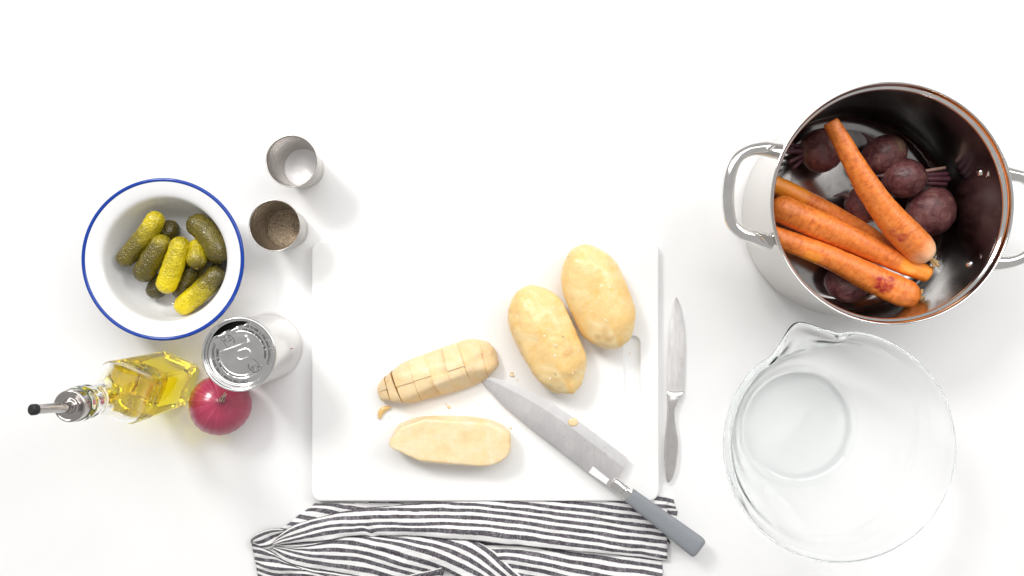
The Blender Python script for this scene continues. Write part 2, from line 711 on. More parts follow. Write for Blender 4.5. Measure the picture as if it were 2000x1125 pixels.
def rnd_facets(rng, n, lo=0.80, hi=0.93):
    out = []
    for i in range(n):
        a = 2 * PI * (i + rng.uniform(-.3, .3)) / n
        out.append(((rng.uniform(-.2, .2), math.cos(a), math.sin(a)), rng.uniform(lo, hi)))
    for sx in (-1, 1):
        for i in range(4):
            a = 2 * PI * (i + rng.uniform(-.3, .3)) / 4
            out.append(((sx * 1.0, 0.75 * math.cos(a), 0.75 * math.sin(a)), rng.uniform(lo + .10, hi + .10)))
    return out


def surface_z(verts, x, y):
    """highest vertex near x,y"""
    best, bz = 1e9, 0
    for v in verts:
        if v.z > 0:
            d = (v.x - x) ** 2 + (v.y - y) ** 2
            if d < best:
                best, bz = d, v.z
    return bz


def make_potato(px0, py0, px1, py1, width, height, seed, label, facets_n, eyes, mat, amp, taper, brown=None):
    zc = BZ + height / 2
    a, b = at(px0, py0, zc), at(px1, py1, zc)
    c = (a + b) / 2
    ang = math.atan2(b.y - a.y, b.x - a.x)
    dims = ((b - a).length / 2, width / 2, height / 2)
    rng = random.Random(seed)
    verts, faces = potato_shape(dims, seed, rnd_facets(rng, facets_n, .86, .96), amp, taper=taper, power=2.15)
    rot = Matrix.Rotation(ang, 3, 'Z')
    verts = [rot @ v for v in verts]
    zmin = min(v.z for v in verts)
    verts = [Vector((v.x, v.y, max(v.z, zmin * 0.86))) for v in verts]
    zmin = min(v.z for v in verts)
    base = Vector((c.x, c.y, BZ))
    verts = [Vector((v.x, v.y, v.z - zmin)) for v in verts]
    pts = []
    for ex, ey in eyes:
        q = at(ex, ey, BZ + height * 0.8) - base
        pts.append(Vector((q.x, q.y, surface_z(verts, q.x, q.y))))
    ea = eyes_attr(verts, pts, 0.00115)
    ba = [0.0] * len(verts)
    if brown:
        bp = []
        for ex, ey in brown:
            q = at(ex, ey, BZ + height * 0.7) - base
            bp.append(Vector((q.x, q.y, surface_z(verts, q.x, q.y))))
        ba = [0.6 * x * max(0, min(1, .45 + 1.3 * noise.noise(Vector(v) * 130))) for x, v in zip(eyes_attr(verts, bp, 0.013), verts)]
    root = thing("potato", label, "potato", base, "potatoes on the cutting board")
    mesh_obj("flesh", verts, faces, mat, root, attrs={"eye": ea, "brown": ba})
    # loose shreds of skin clinging to it
    fv, ff = [], []
    for k in range(16):
        a = rng.uniform(0, 2 * PI)
        rr = math.sqrt(rng.uniform(0.0, 0.75))
        q = rot @ Vector((dims[0] * rr * math.cos(a), dims[1] * rr * math.sin(a), 0))
        z = surface_z(verts, q.x, q.y)
        l = rng.uniform(0.0012, 0.0045)
        w = l * rng.uniform(0.2, 0.5)
        th = rng.uniform(0, PI)
        dx, dy = Vector((math.cos(th), math.sin(th), 0)), Vector((-math.sin(th), math.cos(th), 0))
        i0 = len(fv)
        bend = rng.uniform(-.4, .4) * l
        for s, ww in ((-1, .3), (0, 1), (1, .4)):
            m = q + dx * l * s * .5 + dy * (bend if s == 0 else 0)
            zz = surface_z(verts, m.x, m.y)
            fv += [Vector((m.x, m.y, zz - .0003)) + dy * w * ww, Vector((m.x, m.y, zz + 0.0006)), Vector((m.x, m.y, zz - .0003)) - dy * w * ww]
        for j in (0, 3):
            ff += [(i0 + j, i0 + j + 1, i0 + j + 4, i0 + j + 3), (i0 + j + 1, i0 + j + 2, i0 + j + 5, i0 + j + 4)]
    sk = mesh_obj("skin_shred", fv, ff, FLAKE, root)
    sk["kind"] = "stuff"
    return root


FLAKE = m_plain("potato_shred", (0.90, 0.82, 0.64), 0.4)
make_potato(1022, 560, 1118, 768, 0.0715, 0.056, 3,
            "wrinkled peeled potato with dark eyes, between the knife blade and the smooth potato", 9,
            [(984, 612), (1027, 675), (1099, 659), (1086, 733), (1088, 680)], M["potato"], 0.062, -0.02,
            [(985, 612), (1125, 735), (1015, 690), (1105, 680), (1140, 700)])
make_potato(1130, 478, 1208, 681, 0.0735, 0.055, 11,
            "smooth bright yellow peeled potato at the upper right of the cutting board", 11,
            [(1111, 500), (1157, 499), (1205, 589), (1085, 531)], M["potato"], 0.028, 0.02, [(1180, 655), (1150, 640), (1215, 640)])


def make_half():
    h = 0.024
    z = BZ + h
    c = at(880, 861, z - 0.006)
    base = Vector((c.x, c.y, BZ))
    f = (HC - z) / HC / S
    fac = [((0.02, 0.06, 1), 0.42), ((-0.75, 0.75, 0.1), .98), ((-.8, -.7, 0.1), .95), ((.8, .75, .1), 1.04),
           ((0.1, .95, .3), 0.93), ((-.1, -.95, .25), 0.93), ((-.95, .3, .1), .97)]
    verts, faces = potato_shape((119 * f, 48 * f, 0.024), 21, fac, 0.022, taper=0.03, power=3.0, soft=0.035)
    rot = Matrix.Rotation(math.radians(-2), 3, 'Z')
    verts = [rot @ v for v in verts]
    zmin = min(v.z for v in verts) * 0.75
    verts = [Vector((v.x, v.y, max(v.z, zmin) - zmin)) for v in verts]
    n = len(verts)
    br = []
    for v in verts:
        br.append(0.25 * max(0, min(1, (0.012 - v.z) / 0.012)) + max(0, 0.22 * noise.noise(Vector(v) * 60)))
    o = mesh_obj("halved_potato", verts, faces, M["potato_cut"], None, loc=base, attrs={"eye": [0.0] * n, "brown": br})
    tag(o, "pale potato half lying cut face up near the front of the board", "potato", "potatoes on the cutting board")


make_half()


def make_dice():
    rng = random.Random(5)
    h = 0.034
    c = at(853, 731, BZ + h * 0.55)
    base = Vector((c.x, c.y, BZ))
    f = (HC - BZ - h * .5) / HC / S
    ang = math.radians(19)
    ul = 122 * f
    wl = 47 * f
    verts, faces = potato_shape((ul, wl, h), 31, rnd_facets(rng, 8, .90, .98), 0.03, nu=80, nv=50, power=3.0, soft=0.08, taper=.12)
    rot = Matrix.Rotation(ang, 3, 'Z')
    cuts_u = [-130, -97, -80, -44, -8, 24, 58, 97, 130]
    names_u = ["left tip", "second slice from the left", "third slice from the left", "fourth slice from the left",
               "fifth slice from the left", "sixth slice from the left", "seventh slice from the left", "right tip beside the knife point"]
    for k in range(8):
        # the thin second slice and the tip are not cut lengthwise
        rows = [(-60, 60)] if k in (1,) else [(-60, 2), (2, 60)]
        if k == 7:
            rows = [(-60, 14), (14, 60)]
        if k == 4:
            rows = [(-60, -4), (-4, 60)]
        for r, (w0, w1) in enumerate(rows):
            bm = bmesh.new()
            bv = [bm.verts.new(v) for v in verts]
            for fc in faces:
                bm.faces.new([bv[i] for i in fc])

            def cut(co, no):
                geom = bm.verts[:] + bm.edges[:] + bm.faces[:]
                res = bmesh.ops.bisect_plane(bm, geom=geom, plane_co=co, plane_no=no, clear_outer=True, dist=1e-7)
                ed = [e for e in res["geom_cut"] if isinstance(e, bmesh.types.BMEdge)]
                if ed:
                    bmesh.ops.holes_fill(bm, edges=ed, sides=0)
            tu, tw = rng.uniform(-.09, .09), rng.uniform(-.06, .06)
            cut(Vector((0, 0, 0)), Vector((0, 0, -1)))
            if k > 0:
                cut(Vector((cuts_u[k] * f + .00004, 0, 0)), Vector((-1, [0, .05, -.04, .03, -.06, .05, -.03, .1][k], 0)))
            if k < 7:
                cut(Vector((cuts_u[k + 1] * f - .00004, 0, 0)), Vector((1, -[0, .05, -.04, .03, -.06, .05, -.03, .1][k + 1], 0)))
            cut(Vector((0, w0 * f + .00003, 0)), Vector((-.02, -1, 0)))
            cut(Vector((0, w1 * f - .00003, 0)), Vector((.02, 1, 0)))
            if len(bm.verts) < 4:
                bm.free()
                continue
            cc = sum((v.co for v in bm.verts), Vector()) / len(bm.verts)
            cc.z = 0
            sx = {0: -.0024, 1: -.0014, 2: .0}.get(k, 0.0)
            loc = rot @ Vector((cc.x + sx + rng.uniform(-.0001, .0001), cc.y + (0.0 if w0 > -50 else -0.00005), 0)) + base
            yaw = ang + {0: .08, 1: .05, 2: -.01}.get(k, rng.uniform(-.008, .008))
            lift = 1 + rng.uniform(-.12, .06)
            for v in bm.verts:
                v.co = v.co - cc
                v.co.z *= lift
            nm = bm_obj("potato_chunk", bm, M["potato_cut"], loc=loc)
            nm.rotation_euler = (rng.uniform(-.012, .012), rng.uniform(-.012, .012), yaw)
            me = nm.data
            for p in me.polygons:
                p.use_smooth = True
            me.set_sharp_from_angle(angle=math.radians(38))
            bo = [0.0] * len(me.vertices)
            ton = rng.uniform(0, .22)
            for v in me.vertices:
                w_ = v.co.z
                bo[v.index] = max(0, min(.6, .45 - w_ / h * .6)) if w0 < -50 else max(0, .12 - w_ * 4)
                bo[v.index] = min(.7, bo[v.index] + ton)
            me.attributes.new("eye", 'FLOAT', 'POINT')
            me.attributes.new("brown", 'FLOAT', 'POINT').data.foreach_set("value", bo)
            side = "" if len(rows) == 1 else (" in the front row" if w0 < -50 else " in the back row")
            tag(nm, f"chunk of the diced potato, {names_u[k]}{side}", "potato chunk", "chunks of the diced potato")
    # two offcuts by the left tip
    for i, (px, py, l, w, hh, yaw, mt, lab) in enumerate((
            (746, 802, .020, .0075, .006, 0.75, "potato", "small curved orange yellow potato offcut in front of the diced potato's left tip"),
            (747, 776, .0115, .008, .014, 1.2, "potato_cut", "small pale wedge of potato leaning on the diced potato's left tip"))):
        v, fc = potato_shape((l / 2, w / 2, hh / 2), 40 + i, rnd_facets(rng, 6, .7, .9), 0.1, nu=24, nv=16)
        q = at(px, py, BZ + hh)
        v = [Vector((p.x, p.y - (p.x / l) ** 2 * l * (.9 if i == 0 else 0), max(p.z, -hh * .35) + hh * .35)) for p in v]
        o = mesh_obj("potato_chunk", v, fc, M[mt], None, loc=(q.x, q.y, BZ), attrs={"eye": [0.0] * len(v), "brown": [0.25 if i == 0 else 0] * len(v)})
        o.rotation_euler.z = yaw
        tag(o, lab, "potato chunk", "chunks of the diced potato")


make_dice()


def crumbs():
    rng = random.Random(9)
    verts, faces, br = [], [], []
    spots = [(1000, 733, 7, 4), (877, 795, 5, 4), (985, 835, 3, 2), (997, 836, 3, 3), (975, 833, 2.5, 2), (1158, 655, 2, 2), (1152, 687, 1.5, 1.5),
             (722, 855, 1.2, 1.2), (1243, 672, 2, 1.5), (1230, 690, 1.6, 2.4), (1000, 728, 4, 2), (1010, 742, 2, 1.6), (872, 790, 2, 2),
             (795, 842, 2, 1.3), (1060, 782, 1.5, 1.2), (935, 790, 1.6, 1.4), (760, 815, 2, 1.2)]
    for px, py, a, b in [(x_, y_, a_ * .75, b_ * .75) for x_, y_, a_, b_ in spots]:
        d, f = sphere_dirs(8, 6)
        q = at(px, py, BZ)
        i0 = len(verts)
        s = rng.uniform(0, 9)
        for v in d:
            r = 1 + .4 * noise.noise(v * 1.5 + Vector((s, s, s)))
            verts.append(Vector((q.x + v.x * r * a / S, q.y + v.y * r * b / S, BZ + max(0, v.z * r + .5) * min(a, b) / S * .7)))
            br.append(.12)
        faces += [tuple(i + i0 for i in x) for x in f]
    o = mesh_obj("potato_crumbs", verts, faces, M["potato_cut"], attrs={"eye": [0.0] * len(verts), "brown": br})
    tag(o, "tiny scattered potato crumbs on the cutting board", "crumbs", kind="stuff")


crumbs()


# ------------------------------------------------------------------ knives
def slab(outline_top, th_fn, z_fn, name, mat, parent, base, edge_w=None):
    pass


def plate_from_rows(rows, name, mat, parent, base, smooth=True, uv=False):
    """rows: list of cross-sections, each a closed list of points -> skinned solid"""
    n = len(rows[0])
    verts, faces = [], []
    for r in rows:
        verts += [Vector(p) - base for p in r]
    for k in range(len(rows) - 1):
        for i in range(n):
            i2 = (i + 1) % n
            faces.append((k * n + i, k * n + i2, (k + 1) * n + i2, (k + 1) * n + i))
    faces.append(tuple(reversed(range(n))))
    faces.append(tuple((len(rows) - 1) * n + i for i in range(n)))
    bm = bmesh.new()
    bv = [bm.verts.new(v) for v in verts]
    for f in faces:
        bm.faces.new([bv[i] for i in f])
    o = bm_obj(name, bm, mat, parent, smooth)
    return o


def resample(poly, ts):
    """points of polyline at given fractions of length (2-D/3-D vectors)"""
    ps = [Vector(p) for p in poly]
    sp = spline(ps, 200)
    L = [0.0]
    for i in range(1, 200):
        L.append(L[-1] + (sp[i] - sp[i - 1]).length)
    out = []
    for t_ in ts:
        d = t_ * L[-1]
        i = 0
        while i < 198 and L[i + 1] < d:
            i += 1
        k = (d - L[i]) / max(1e-9, L[i + 1] - L[i])
        out.append(sp[i].lerp(sp[i + 1], k))
    return out


def make_chef_knife():
    def q(x, y):                     # read off an enlargement of the picture
        return (920 + x / 2.96, 720 + y / 2.96)
    tip, end = q(65, 65), q(1330, 1045)
    ax = (Vector(end) - Vector(tip)).normalized()

    def zat(p):
        s = (Vector(p) - Vector(tip)).dot(ax) / (Vector(end) - Vector(tip)).length
        return BZ + 0.0015 + 0.0115 * max(0.0, min(1, s / 0.66))

    def W(p, dz=0.0):
        return at(p[0], p[1], zat(p) + dz)
    base = at(1222, 950, 0)
    base.z = BZ
    root = thing("chef_knife", "large chef's knife with wide steel blade and grey handle lying across the board edge", "knife", base)
    edge = [q(*p) for p in ((65, 65), (90, 53), (130, 52), (240, 88), (340, 130), (460, 195), (600, 287), (750, 398), (908, 520))]
    spine = [q(*p) for p in ((65, 66), (95, 112), (140, 165), (205, 230), (350, 348), (500, 463), (680, 603), (762, 666), (818, 705))]
    n = 70
    ts = [(i / (n - 1)) ** 1.15 for i in range(n)]
    E = resample([(x, y, 0) for x, y in edge], ts)
    P = resample([(x, y, 0) for x, y in spine], ts)
    rows = []
    for i in range(n):
        e, p = E[i], P[i]
        rail = []
        th = 0.0011 * min(1, .35 + 1.2 * ts[i])
        # edge -> bevel line -> spine, top then bottom
        for k, hz in ((0.0, 0.00008), (0.05, 0.00025), (0.26, 0.00072), (0.30, 0.00082), (0.65, 0.00098), (0.97, 0.0011), (1.0, 0.0009)):
            m = e.lerp(p, k)
            rail.append((m, hz * (th / .0011)))
        top = [W((m.x, m.y), h) for m, h in rail]
        bot = [W((m.x, m.y), -h) for m, h in reversed(rail)]
        rows.append(top + bot)
    bl = plate_from_rows(rows, "blade", M["blade2"], root, base)
    bl.data.attributes.new("bevel", 'FLOAT', 'POINT').data.foreach_set("value", [1.0 if (i % 14) in (0, 1, 2, 11, 12, 13) else 0.0 for i in range(len(bl.data.vertices))])
    bl.data.set_sharp_from_angle(angle=math.radians(14))
    # bolster: rounded neck between blade and handle
    import itertools
    def rod(pa, pb, wa, wb, ta, tb, name, mat, nl=10, power=2.6, tilt=0.0, endround=0.0, startround=0.0):
        a, b = Vector((*pa, 0)), Vector((*pb, 0))
        d = (b - a).normalized()
        nn = Vector((-d.y, d.x, 0))
        rows = []
        L = (b - a).length
        for i in range(nl):
            s = i / (nl - 1)
            c = a.lerp(b, s)
            w = wa + (wb - wa) * s
            t_ = ta + (tb - ta) * s
            for er, ss in ((endround, 1 - s), (startround, s)):
                if er and ss * L < er:
                    x = 1 - ss * L / er
                    k = math.sqrt(max(0.02, 1 - x * x))
                    w = w - er * .9 * (1 - k)
                    t_ = t_ * (0.35 + .65 * k)
            r = []
            for j in range(28):
                an = 2 * PI * j / 28
                cx_ = math.copysign(abs(math.cos(an)) ** (2 / power), math.cos(an))
                sy_ = math.copysign(abs(math.sin(an)) ** (2 / power), math.sin(an))
                pp = c + nn * (w / 2 * cx_)
                v = W((c.x, c.y))
                v2 = at(pp.x, pp.y, v.z)
                v2.z = v.z + t_ / 2 * sy_ + (0.0014 if name != "bolster" else 0.0008)
                r.append(v2)
            rows.append(r)
        return plate_from_rows(rows, name, mat, root, base)
    a0, a1 = q(815, 655), q(878, 702)
    rod(a0, a1, 24, 25, 0.005, 0.0125, "bolster", M["steel"], 14, 2.6, startround=9)
    rod(q(878, 702), q(914, 729), 27, 27.5, 0.0135, 0.014, "ferrule", M["steel"], 6, 2.8)
    rod(q(912, 728), q(1320, 1040), 29, 43, 0.0150, 0.0165, "handle", M["grip"], 60, 3.6, endround=11)
    # blank white sticker on the blade by the handle
    st = [q(705, 565), q(800, 640), q(780, 668), q(680, 600)]
    v = [W(p, 0.0013) - base for p in st] + [W(p, 0.0016) - base for p in st]
    mesh_obj("sticker", v, [(3, 2, 1, 0), (4, 5, 6, 7), (0, 1, 5, 4), (1, 2, 6, 5), (2, 3, 7, 6), (3, 0, 4, 7)], M["sticker"], root, smooth=False)
    # scrap of potato stuck to the blade
    d, f = sphere_dirs(16, 10)
    c = q(592, 310)
    cw = W(c, 0.001)
    v = [Vector((x.x * .0058 * (1 + .3 * noise.noise(x * 1.6)), x.y * .0046 * (1 + .3 * noise.noise(x * 2)), max(x.z, -.2) * .0014)) for x in d]
    o = mesh_obj("potato_scrap", v, f, M["potato_cut"], None, loc=cw, attrs={"eye": [0.0] * len(v), "brown": [.1] * len(v)})
    tag(o, "flat scrap of potato stuck to the chef's knife blade", "potato scrap")


def m_blade2():
    t = NT("ground_blade_steel")
    f = t.noise(60, 6, 0.6, t.coord("Object", (5, 1, 1)))
    f2 = t.noise(38, 5, 0.6, dist=.6)
    f3 = t.noise(500, 2, 0.5)
    c = t.ramp(f, [(0.3, (0.74, 0.72, 0.72)), (0.7, (0.82, 0.80, 0.80))])
    c = t.mix(t.ramp(f2, [(0.5, (0, 0, 0)), (0.68, (.18, .18, .18))]), c, (0.84, 0.825, 0.82))
    bev_sheen = t.ramp(t.attr("bevel"), [(0.35, (0, 0, 0)), (0.65, (.8, .8, .8))])
    c = t.mix(bev_sheen, c, (0.95, 0.94, 0.94))  # ground bevel, its brighter reflection put into the colour
    c = t.mix(t.math("MULTIPLY", t.ramp(f3, [(0.70, (0, 0, 0)), (0.74, (1, 1, 1))]), .7), c, (0.30, 0.26, 0.24))
    t.set(Base_Color=c, Metallic=1.0, Roughness=t.ramp(f2, [(0.4, (.36,) * 3), (0.7, (.42,) * 3)]))
    t.bump(f, 0.04, 0.0003)
    return t.m


M["blade2"] = m_blade2()
make_chef_knife()


def make_paring_knife():
    def q(x, y):
        return (1200 + x / 2.81, 560 + y / 2.81)
    base = at(*q(310, 700), 0)
    root = thing("paring_knife", "small all steel paring knife lying on the table beside the board", "knife", base)
    zc = 0.0055
    L = [q(*p) for p in ((340, 54), (328, 90), (314, 170), (305, 240), (298, 330), (291, 440), (289, 575))]
    R = [q(*p) for p in ((341, 54), (355, 90), (372, 165), (379, 230), (385, 310), (383, 440), (379, 575))]
    n = 50
    ts = [i / (n - 1) for i in range(n)]
    A = resample([(x, y, 0) for x, y in L], ts)
    B = resample([(x, y, 0) for x, y in R], ts)
    rows = []
    for i in range(n):
        rail = [(A[i].lerp(B[i], k), h) for k, h in ((0, .0007), (.05, .0009), (.55, .0008), (.8, .0005), (1, .0001))]
        top = [at(m.x, m.y, zc + h) for m, h in rail]
        bot = [at(m.x, m.y, zc - h) for m, h in reversed(rail)]
        rows.append(top + bot)
    b = plate_from_rows(rows, "blade", M["blade"], root, base)
    b.data.set_sharp_from_angle(angle=math.radians(20))
    L = [q(*p) for p in ((287, 572), (288, 600), (287, 700), (278, 800), (271, 900), (272, 980), (279, 1040), (288, 1072))]
    R = [q(*p) for p in ((381, 572), (378, 592), (350, 635), (332, 690), (338, 765), (353, 850), (351, 920), (337, 1000), (322, 1045), (306, 1074))]
    n = 80
    ts = [i / (n - 1) for i in range(n)]
    A = resample([(x, y, 0) for x, y in L], ts)
    B = resample([(x, y, 0) for x, y in R], ts)
    rows = []
    for i in range(n):
        s = ts[i]
        t_ = lerp_list([0, .03, .1, .25, .6, .9, .97, 1], [.0022, .006, .0085, .0088, .0098, .008, .0055, .003], s)
        r = []
        for j in range(28):
            an = 2 * PI * j / 28
            u = .5 - .5 * math.copysign(abs(math.cos(an)) ** .8, math.cos(an))
            m = A[i].lerp(B[i], u)
            v = at(m.x, m.y, zc)
            v.z = max(0.0004, zc + t_ / 2 * math.copysign(abs(math.sin(an)) ** .75, math.sin(an)))
            r.append(v)
        rows.append(r)
    plate_from_rows(rows, "handle", M["steel2"], root, base)
    # specks of herb stuck to the blade
    rng = random.Random(4)
    vs_, fs_ = [], []
    for (x, y, l, w) in ((374, 240, 5, 3), (362, 392, 10, 2.5), (372, 400, 11, 3), (368, 420, 14, 3), (376, 430, 10, 3), (366, 436, 8, 3), (372, 412, 8, 2)):
        p = at(*q(x, y), zc + .0008) - base
        a = rng.uniform(.6, 2.4)
        dx = Vector((math.cos(a), math.sin(a), 0)) * l / 2.81 / S * .5
        dy = Vector((-math.sin(a), math.cos(a), 0)) * w / 2.81 / S * .5
        i0 = len(vs_)
        vs_ += [p - dx, p + dy, p + dx, p - dy, p + Vector((0, 0, .0005))]
        fs_ += [(i0, i0 + 3, i0 + 4), (i0 + 3, i0 + 2, i0 + 4), (i0 + 2, i0 + 1, i0 + 4), (i0 + 1, i0, i0 + 4)]
    o = mesh_obj("food_specks", vs_, fs_, M["stalk"], root, smooth=False)
    o["kind"] = "stuff"


M["steel2"] = m_steel("satin_steel", (0.86, 0.83, 0.815), 0.22, bump=0.03)
make_paring_knife()


# ------------------------------------------------------------------ enamel bowl with gherkins
def make_enamel_bowl():
    c = at(318.5, 506.5, 0.0535)
    base = Vector((c.x, c.y, 0))
    root = thing("enamel_bowl", "white enamel bowl with a blue rim holding gherkins", "bowl", base)
    inner = [(0.0855, .0545), (.081, .0538), (.074, .0522), (.0695, .0502), (.0672, .047), (.0655, .040), (.063, .028), (.059, .016), (.053, .0085), (.045, .0055), (.02, .005), (0, .005)]
    outer = [(0, .0012), (.040, .0012), (.043, .0), (.046, .0), (.0465, .0016), (.0545, .0055), (.061, .0145), (.065, .028), (.0675, .040), (.069, .0465), (.0712, .049), (.0755, .0507), (.082, .0524), (.0855, .0531)]
    ip = [(p.x, p.y) for p in spline([Vector((a, b, 0)) for a, b in inner], 70)]
    ip[-1] = (0, ip[-1][1])
    prof = outer + ip
    v, f, _ = lathe(prof, 128)
    o = mesh_obj("body", v, f, M["enamel"], root)
    ring = []
    for i in range(16):
        a = 2 * PI * i / 16
        ring.append((.0862 + .0021 * math.cos(a), .0537 + .0019 * math.sin(a)))
    v, f, _ = lathe(ring, 160, closed=True)
    mesh_obj("rim", v, f, M["blue"], root)
    return base


def make_gherkin(path, rad, tints, seed, label, dark_end=False):
    pts = [at(*p) for p in path]
    nlen, nseg = 90, 40
    base = sum(pts, Vector()) / len(pts)
    base.z = min(p.z for p in pts) - rad
    # round ends
    sp = spline(pts, nlen)
    L = sum((sp[i + 1] - sp[i]).length for i in range(nlen - 1))
    rs = []
    for k in range(nlen):
        s = k / (nlen - 1) * L
        e = min(s, L - s)
        R = rad * (1.0 + .07 * math.sin(k / nlen * PI))
        cap = rad * 1.0
        rr = R if e > cap else R * math.sqrt(max(0.0, 1 - (1 - e / cap) ** 2))
        rs.append(max(rr, 1e-4))
    verts, faces, uvs = [], [], []
    up = Vector((0.1, 0.2, 1))
    ti = []
    off = Vector((seed * 5.3, seed * 2.1, seed))
    for k, p in enumerate(sp):
        tt = (sp[min(k + 1, nlen - 1)] - sp[max(k - 1, 0)]).normalized()
        u = (up - tt * up.dot(tt)).normalized()
        w = tt.cross(u)
        for i in range(nseg):
            a = 2 * PI * i / nseg
            d = w * math.cos(a) + u * math.sin(a)
            q = p + d * rs[k]
            nz = noise.noise(q * 170 + off) * .00055 + noise.noise(q * 70 + off) * .0007
            nz += .0003 * math.cos(a * 5 + seed)
            verts.append(q + d * nz * min(1, rs[k] / rad))
            s = k / (nlen - 1)
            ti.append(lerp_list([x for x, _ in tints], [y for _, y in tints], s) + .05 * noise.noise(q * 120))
    for k in range(nlen - 1):
        for i in range(nseg):
            i2 = (i + 1) % nseg
            faces.append((k * nseg + i, k * nseg + i2, (k + 1) * nseg + i2, (k + 1) * nseg + i))
    faces.append(tuple(reversed(range(nseg))))
    faces.append(tuple((nlen - 1) * nseg + i for i in range(nseg)))
    root = thing("gherkin", label, "gherkin", base, "gherkins in the enamel bowl")
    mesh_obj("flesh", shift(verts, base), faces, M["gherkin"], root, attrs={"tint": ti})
    # pale blossom scar at one end
    tip = sp[-1]
    td = (sp[-1] - sp[-4]).normalized()
    d, f = sphere_dirs(12, 8)
    rot = td.to_track_quat('Z', 'Y').to_matrix()
    v = [rot @ Vector((x.x * .0017, x.y * .0017, x.z * .0006)) + tip - base for x in d]
    mesh_obj("blossom_scar", v, f, M["scar"], root)
    return root


M["scar"] = m_plain("gherkin_scar", (0.30, 0.22, 0.03), 0.5, var=.2)
make_enamel_bowl()
R = 0.0105
G = [
    ([(313, 415, .037), (287, 455, .036), (258, 490, .034), (234, 517, .033)], .0103, [(0, .85), (.35, .62), (.6, .35), (1, .15)], "long gherkin leaning on the left wall of the bowl with a yellow upper tip"),
    ([(326, 461, .034), (303, 495, .034), (288, 520, .033), (271, 548, .031)], .0113, [(0, .5), (.3, .3), (1, .12)], "warty olive gherkin second from the left in the bowl"),
    ([(358, 462, .036), (347, 495, .037), (333, 535, .036), (319, 572, .034)], .0108, [(0, .55), (.25, .8), (.6, .9), (1, 1.05)], "bright yellow gherkin lying in the middle of the bowl"),
    ([(386, 470, .022), (386, 487, .029), (385, 503, .034), (384, 525, .039)], .0106, [(0, .95), (.5, .75), (1, .25)], "short gherkin standing on end with its round scar facing up"),
    ([(370, 428, .030), (396, 447, .033), (420, 478, .034), (430, 514, .032)], .0127, [(0, .02), (.3, .25), (.6, .3), (1, .1)], "big dark curved gherkin against the right wall of the bowl"),
    ([(434, 524, .030), (410, 552, .034), (380, 580, .034), (345, 607, .031)], .0108, [(0, .08), (.25, .2), (.45, .7), (.8, 1.0), (1, 1.1)], "front gherkin with a lemon yellow lower end and a dark upper end"),
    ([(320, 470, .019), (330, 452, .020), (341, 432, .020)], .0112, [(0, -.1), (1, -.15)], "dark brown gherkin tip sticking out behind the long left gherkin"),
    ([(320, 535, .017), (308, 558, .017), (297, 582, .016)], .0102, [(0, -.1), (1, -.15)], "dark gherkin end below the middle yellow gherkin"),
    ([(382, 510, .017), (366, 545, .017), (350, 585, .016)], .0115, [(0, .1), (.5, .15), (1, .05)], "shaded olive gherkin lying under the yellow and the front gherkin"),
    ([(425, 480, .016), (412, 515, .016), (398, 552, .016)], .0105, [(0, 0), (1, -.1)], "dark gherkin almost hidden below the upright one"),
]
for i, (p, r, tt, lab) in enumerate(G):
    make_gherkin(p, r, tt, i + 1, lab)


